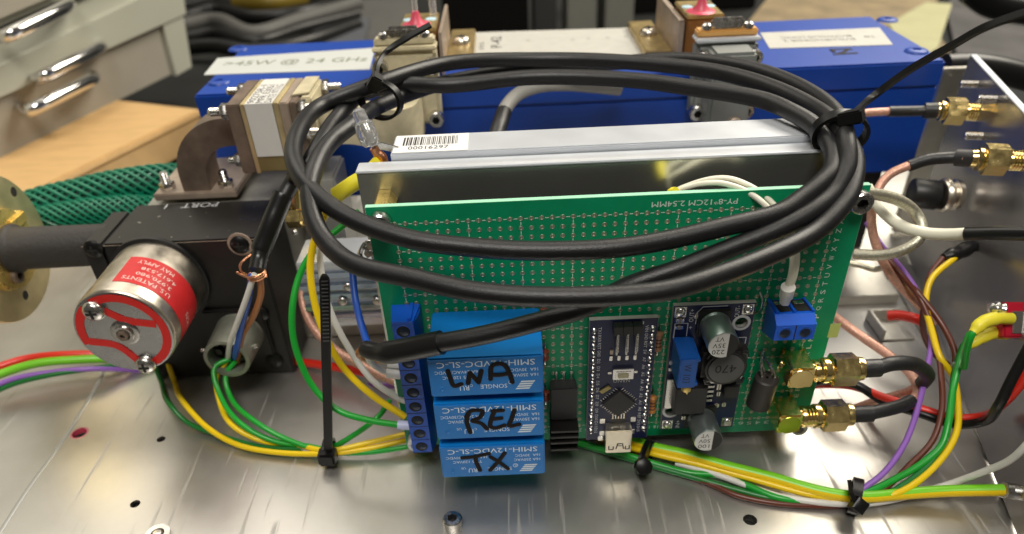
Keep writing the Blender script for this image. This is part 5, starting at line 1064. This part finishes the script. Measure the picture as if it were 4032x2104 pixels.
wire('white_wire', zz((1700, 1165, -43.5), (1793, 1191, -43.2), (1882, 1223, -43), (1956, 1248, -43), (2031, 1261, -43), (2129, 1268, -43), (2220, 1262, -43), (2375, 1222, -42)) + [(2480, 1185, 'd', 195), (2540, 1158, 'd', 188), (2580, 1122, 'd', 183), (2640, 1050, 'd', 178)], .95, M_WHTW, 'white wire crossing the plate and leaving at the right edge', group=GR)
wire('brown_wire', zz((1560, 1135, -44), (1644, 1171, -44), (1715, 1193, -44), (1793, 1220, -44), (1852, 1246, -44), (1941, 1265, -44), (2031, 1272, -44), (2120, 1271, -44), (2203, 1245, -42), (2294, 1165, -37), (2346, 1108, -33), (2369, 1033, -28), (2369, 964, -24), (2358, 873, -19), (2336, 800, -14), (2310, 745, -10), (2265, 690, -5), (2213, 626, 0)), .85, M_BRNW, 'brown wire, lowest on the plate and then climbing beside the purple one', group=GR)
wire('purple_wire', zz((2150, 1250, -42), (2163, 1236, -41), (2220, 1193, -38), (2271, 1125, -34), (2300, 1056, -30), (2329, 942, -24), (2343, 862, -19), (2335, 793, -14), (2283, 696, -6), (2220, 621, 0), (2180, 560, 4)), .85, M_PURW, 'purple wire curving up from the tie to the green board', group=GR)
wire('brown_wire', zz((2195, 580, 3), (2215, 626, 0), (2262, 680, -5), (2317, 747, -10), (2369, 816, -15), (2400, 880, -19), (2404, 922, -22)), .9, M_BRNW, 'short brown wire ending in a clear tip between the green and purple wires', group=GR)
wire('red_brown_wire', zz((2372, 648, -6), (2341, 690, -10), (2328, 750, -15), (2322, 830, -20), (2350, 890, -23), (2395, 925, -24)), .9, M_BRNW, 'red-brown wire falling from the black splice', group=GR)
g = G(); g.sphere(at(2402, 924, z=-22), 1.5, 12, 0, (1, 1, 1.4)); one(g, 'clear_tip', M_GLASS, 'clear plastic tip on the brown wire ends', 'wire tip', at(2402, 924, z=-22))
g = G(); g.tube(smooth(zz((2372, 648, -6), (2403, 640, -6), (2440, 622, -6), (2490, 605, -6), (2530, 612, -6)), 6), [1.2, 1.5, 1.9, 2.2, 2.4, 2.4, 2.3, 2.1, 2.2, 2.5, 2.6, 2.4, 2.2, 2., 2.2, 2.5, 2.8, 2.9, 2.6, 2.2, 2., 1.9, 1.9, 1.8, 1.7], 14); one(g, 'black_splice', M_SHRINK, 'lumpy black taped splice in front of the side wall', 'splice', at(2440, 622, z=-6))

for (u, v, zc_, lab_, rr) in ((1625, 1150, -42, 'small black cable tie with a stubby end under the microcontroller board', .9), (2150, 1252, -42, 'small black cable tie round the right-hand bundle on the plate', 1.)):
    c = at(u, v, z=zc_); t = T('cable_tie', lab_, 'cable tie', c, None); dr_ = (at(u + 60, v + 17, z=zc_) - c).normalized()
    a, b, d = frame(dr_); ra, rb = 5.6 * rr, 3.6 * rr; pts = [c + a * ra * cos(2 * pi * i / 28) + b * rb * sin(2 * pi * i / 28) + Z * .6 for i in range(29)]
    g = G(); g.ribbon(pts, 2.6, .9, [(p - c).normalized() for p in pts]); t.part(g, 'strap', M_NYLON)
    hd = at(u + (-8 if rr < 1 else 8), v + (25 if rr < 1 else 20), z=zc_ + 2.6)
    g = G(); g.lathe(hd - V((0, -1.2, 1.)), V((.1, -1, .9)), [(0, 2.2), (.4, 2.6), (3, 2.5), (3.4, 1.6)], 8 if rr < 1 else 4); t.part(g, 'head', M_NYLON)
    g = G(); g.ribbon([hd, hd + V((.6 if rr < 1 else -1.6, 1.5, 2.4)), at(u + (10 if rr < 1 else -12), v - 36, z=zc_ + 4)], 2.3, 1.1, V((1, -.3, .4))); t.part(g, 'cut_end', M_NYLON)
# tinned lug at right edge
c = at(2550, 1236, z=-39); t = T('earth_lug', 'tinned crimp lug on the end of the striped earth wire', 'lug', c)
g = G(); g.lathe(at(2522, 1233, z=-38), at(2575, 1240, z=-39) - at(2522, 1233, z=-38), [(0, 1.6), (.3, 2.2), (2.5, 2.2), (3, 1.7), (6, 1.6)], 16); t.part(g, 'barrel', M_TIN)
g = G(); q = at(2575, 1242, z=-40); g.box(q.x - 3, q.x + 9, q.y - 3.5, q.y + 3.5, -40.5, -39.3, .3); t.part(g, 'tongue', M_STEEL)
g = G(); q = at(2548, 1258, z=-44.9); g.lathe(q, Z, [(0, 3.), (3.5, 2.8)], 16); t.part(g, 'stud', M_BLACK)

# red switch on the side wall with yellow sleeves
c = at(2550, 805, z=-14); c = V((c.x, c.y, c.z)); t = T('red_switch', 'red toggle switch body with yellow sleeved green wires at the right edge', 'switch', c)
w0 = at(2525, 850, d=201); ux_ = (at(2600, 850, d=201) - w0).normalized(); uy_ = (at(2525, 760, d=201) - w0); uz_ = ux_.cross(uy_.normalized())
g = G(); g.obox(w0 - ux_ * 0, ux_ * 14, uy_, -uz_ * 6, .5); t.part(g, 'case', M_REDP)
g = G(); g.obox(w0 + ux_ * 2.2 + uz_ * .05 + uy_ * .12, ux_ * 14, uy_ * .62, uz_ * .4, .1); t.part(g, 'metal_plate', M_TIN)
g = G(); k = w0 + uy_ * .78; g.tube(smooth([k, k - ux_ * 2.0 + uy_ * .05, k - ux_ * 4.2 + uz_ * .3], 5), [1.6, 1.9, 1.7, 1.4, 1.8, 2.0, 1.5, 1.6, 1.9, 1.5, .8], 12); t.part(g, 'soldered_terminal', M_TIN)
g = G(); g.tube(smooth([(2544, 802, 'd', 200), (2505, 802, 'd', 199), (2472, 812, 'd', 199), (2447, 838, 'd', 199)], 6), [1.6] * 6 + [1.9] * 6 + [1.8] * 4 + [1.5, 1.3, 1.2], 14); t.part(g, 'sleeve', M_YSLEEVE)
g = G(); g.tube(smooth([(2535, 838, 'd', 205), (2500, 838, 'd', 205), (2465, 852, 'd', 205), (2436, 870, 'd', 205)], 6), [1.9] * 6 + [1.8] * 6 + [1.6] * 4 + [1.5, 1.3, 1.2], 14); t.part(g, 'sleeve', M_YSLEEVE)
wire('green_wire', [(2460, 824, 'd', 199), (2445, 842, 'd', 199), (2432, 880, 'd', 202), (2425, 925, 'd', 207)], .95, M_GRNW, 'short green wire leaving the upper yellow sleeve')

# twin power lead
pw = T('power_lead', 'twin red and black power lead sagging across the plate behind the gold plugs', 'cable', at(2400, 1060, z=-36))
rp = zz((1990, 975, -40), (2060, 968, -38), (2145, 972, -34), (2229, 1002, -33), (2314, 1028, -33), (2403, 1052, -33), (2470, 1048, -30)) + [(2520, 1018, 'd', 194), (2560, 975, 'd', 188), (2640, 850, 'd', 180)]
bp_ = zz((1990, 985, -42), (2060, 960, -36), (2145, 965, -32), (2229, 1014, -35), (2314, 1040, -34), (2403, 1068, -34), (2470, 1062, -30)) + [(2512, 1020, 'd', 191), (2545, 955, 'd', 186), (2620, 815, 'd', 177)]
g = G(); g.tube(smooth(rp, 8), 1.25, 14); pw.part(g, 'red_conductor', M_REDW)
g = G(); g.tube(smooth(bp_, 8), 1.35, 14); pw.part(g, 'black_conductor', M_BLKW)

# coax leads
wire('coax_lead', [e1, e1 + X * 4, (2240, 916, -6.5), (2285, 914, -5), (2315, 924, -2), (2333, 947, 1), (2316, 968, 3), (2280, 988, 6), (2220, 1005, 10), (2160, 1025, 14), (2100, 1048, 16)], 1.45, M_COAX, 'copper coloured coaxial lead bending back from the upper gold plug', 'cable',
     parts=[('heat_shrink', [e1 - X * 1, e1 + X * 4, (2240, 916, -6.5), (2285, 914, -5), (2315, 924, -2), (2333, 947, 1), (2320, 964, 2.6)], 2.05, M_SHRINK2), ('rear_sleeve', [e1 - X * .8, e1 + X * 5], 2.5, M_SHRINK2)])
wire('coax_lead', [e2, e2 + X * 4, (2230, 1031, -6), (2285, 1014, -3), (2310, 985, 2), (2290, 940, 10), (2237, 895, 20), (2162, 843, 30), (2095, 795, 36), (2040, 760, 38)], 1.5, M_COAX, 'copper coloured coaxial lead rising from the lower gold plug behind the green board', 'cable',
     parts=[('heat_shrink', [e2 - X * 1, e2 + X * 4, (2230, 1031, -6), (2270, 1020, -4), (2292, 1009, -2)], 2.0, M_SHRINK2), ('rear_sleeve', [e2 - X * .8, e2 + X * 6], 2.4, M_SHRINK2)])
# plugs on the side wall
def wall_plug(u, v, rr, label, ln):
    p0 = onB(u, v); t = T('wall_plug', label, 'coaxial connector', p0, 'gold plugs on the side wall')
    g = G(); g.lathe(p0, nB, [(0, 2.9)] + [(.4 * k, 3.0 if k % 2 else 2.7) for k in range(1, 9)] + [(4, 2.7)], 24); t.part(g, 'threaded_barrel', M_GOLD)
    g = G(); g.lathe(p0 + nB * 4, nB, [(0, rr * .85), (.4, rr), (6.2, rr), (6.6, rr * .85)], 6); t.part(g, 'hex_nut', M_GOLD)
    g = G(); g.lathe(p0 + nB * 10.7, nB, [(0, 3.2), (1.2, 3.4), (1.6, 2.6), (3, 2.4)], 24); t.part(g, 'collar', M_GOLD)
    return p0 + nB * 13
w1 = wall_plug(2460, 282, 4.6, 'upper gold coaxial plug on the side wall behind the long tie tail', 12)
w2 = wall_plug(2572, 405, 4.6, 'lower gold coaxial plug on the side wall, near the picture edge', 12)
def towards(p, u, v, dd): return at(u, v, d=dd)
dw1 = -((w1 - CAM) @ ROT).z; dw2 = -((w2 - CAM) @ ROT).z
wire('coax_lead', [w1 + nB * 2, (2300, 280, 'd', dw1 + 2), (2235, 281, 'd', dw1 + 3), (2165, 286, 'd', dw1 + 4), (2080, 300, 'd', dw1 + 6)], 1.35, M_COAX, 'pale copper coaxial lead from the upper wall plug running behind the cable loop', 'cable', parts=[('heat_shrink', [w1, (2300, 280, 'd', dw1 + 2), (2235, 281, 'd', dw1 + 3)], 1.75, M_SHRINK2), ('rear_sleeve', [w1 - nB * .5, (2325, 279, 'd', dw1 + 1)], 2.6, M_SHRINK2)])
wire('coax_lead', [w2 + nB * 2, (2400, 397, 'd', dw2 + 3), (2330, 402, 'd', dw2 + 5), (2288, 416, 'd', dw2 + 6), (2235, 442, 'd', dw2 + 7), (2205, 485, 'd', dw2 + 7), (2192, 550, 'd', dw2 + 7), (2205, 620, 'd', dw2 + 8), (2240, 690, 'd', dw2 + 10), (2300, 755, 'd', dw2 + 14), (2355, 810, 'd', dw2 + 18)], 1.35, M_COAX, 'copper coaxial lead from the lower wall plug dropping beside the green board', 'cable', parts=[('heat_shrink', [w2, (2400, 397, 'd', dw2 + 3), (2335, 402, 'd', dw2 + 5), (2286, 418, 'd', dw2 + 6)], 1.75, M_SHRINK2), ('rear_sleeve', [w2 - nB * .5, (2405, 397, 'd', dw2 + 3)], 2.5, M_SHRINK2)])
g = G(); p = at(2350, 490, y=70); g.cyl(at(2290, 485, y=72), at(2360, 492, y=70), 5., 24, b=.6); t = T('black_plug', 'black plug with a nickel ring on the side wall behind the silver braided cable', 'connector', p); t.part(g, 'body', M_BLACK)
g = G(); q = at(2365, 492, y=69); g.lathe(q, X, [(0, 5.2), (.8, 5.8), (2, 5.8), (2.6, 5), (4, 4.6), (4.4, 5.2), (6, 5)], 28); t.part(g, 'ring', M_NICKEL)
wire('braided_cable', [(2150, 484, 22), (2178, 486, 24), (2225, 493, 28), (2268, 508, 30), (2302, 535, 30), (2319, 572, 27), (2308, 605, 24), (2260, 633, 24), (2215, 642, 26), (2150, 640, 30)], 1.65, M_BRAID, 'silver braided cable curling round beside the corner screw', 'cable')
wire('braided_cable', [(2120, 660, 40), (2165, 668, 38), (2200, 678, 36), (2225, 672, 34)], .95, M_BRAID, 'thin braided loop under the curled silver cable', 'cable')
wire('white_coax', [(2180, 470, 40), (2208, 516, 36), (2241, 550, 32), (2275, 572, 28), (2325, 586, 24), (2375, 590, 20), (2436, 588, 15)], 1.65, M_CREAMW, 'thick cream coaxial cable joining a black sleeve in front of the side wall', 'cable', parts=[('black_sleeve', [(2430, 588, 15), (2500, 587, 10), (2600, 588, 4)], 1.9, M_SHRINK)])
wire('grey_cable', [(1255, 330, 70), (1268, 280, 78), (1300, 240, 84), (1350, 218, 88), (1420, 212, 92), (1500, 218, 96), (1560, 224, 98)], 2.3, mat('grey_jacket', (.36, .35, .32), .4), 'grey cable arching up in front of the blue amplifier inside the loop', 'cable', parts=[('black_sleeve', [(1246, 350, 66), (1256, 318, 71), (1268, 282, 78)], 2.6, M_SHRINK2)])
# white pair over the board edge
wire('white_pair', [(1700, 505, 7), (1706, 482, 5), (1747, 467, 4), (1784, 461, 3), (1818, 462, 2.5), (1876, 481, 1), (1927, 518, -2), (1962, 565, -4), (1986, 615, -6), (1994, 650, -8), (1990, 690, -9), (1978, 730, -9), (1972, 765, -8)], .72, M_CREAMW, 'lower wire of the cream pair arching over the board into the two-way terminal', group='cream wire pair')
wire('white_pair', [(1698, 505, 8), (1699, 484, 8), (1733, 467, 7.5), (1790, 451, 6), (1833, 450, 5), (1876, 464, 3), (1918, 489, 1), (1950, 520, -1), (1985, 570, -4), (2003, 625, -7), (2004, 660, -8), (1998, 695, -9), (1984, 735, -9), (1978, 765, -8)], .72, M_CREAMW, 'upper wire of the cream pair arching over the board into the two-way terminal', group='cream wire pair')
g = G(); g.lathe(at(1983, 722, y=-10), at(1969, 782, y=-7) - at(1983, 722, y=-10), [(0, 1.5), (.05, 1.75), (3.6, 1.7), (4, 1.4), (6, 1.25), (6.5, .8)], 20); one(g, 'white_ferrule', M_WHTW, 'white twin ferrule pushed into the bright blue two-way terminal', 'ferrule', at(1975, 755, y=-8))
g = G(); g.tube(smooth([(1690, 500, 6), (1690, 486, 4), (1700, 484, 3)], 5), 1.3, 12); one(g, 'yellow_sleeve', M_YSLEEVE, 'yellow sleeve tip peeping over the top edge of the green board', 'sleeve', at(1690, 486, y=4))
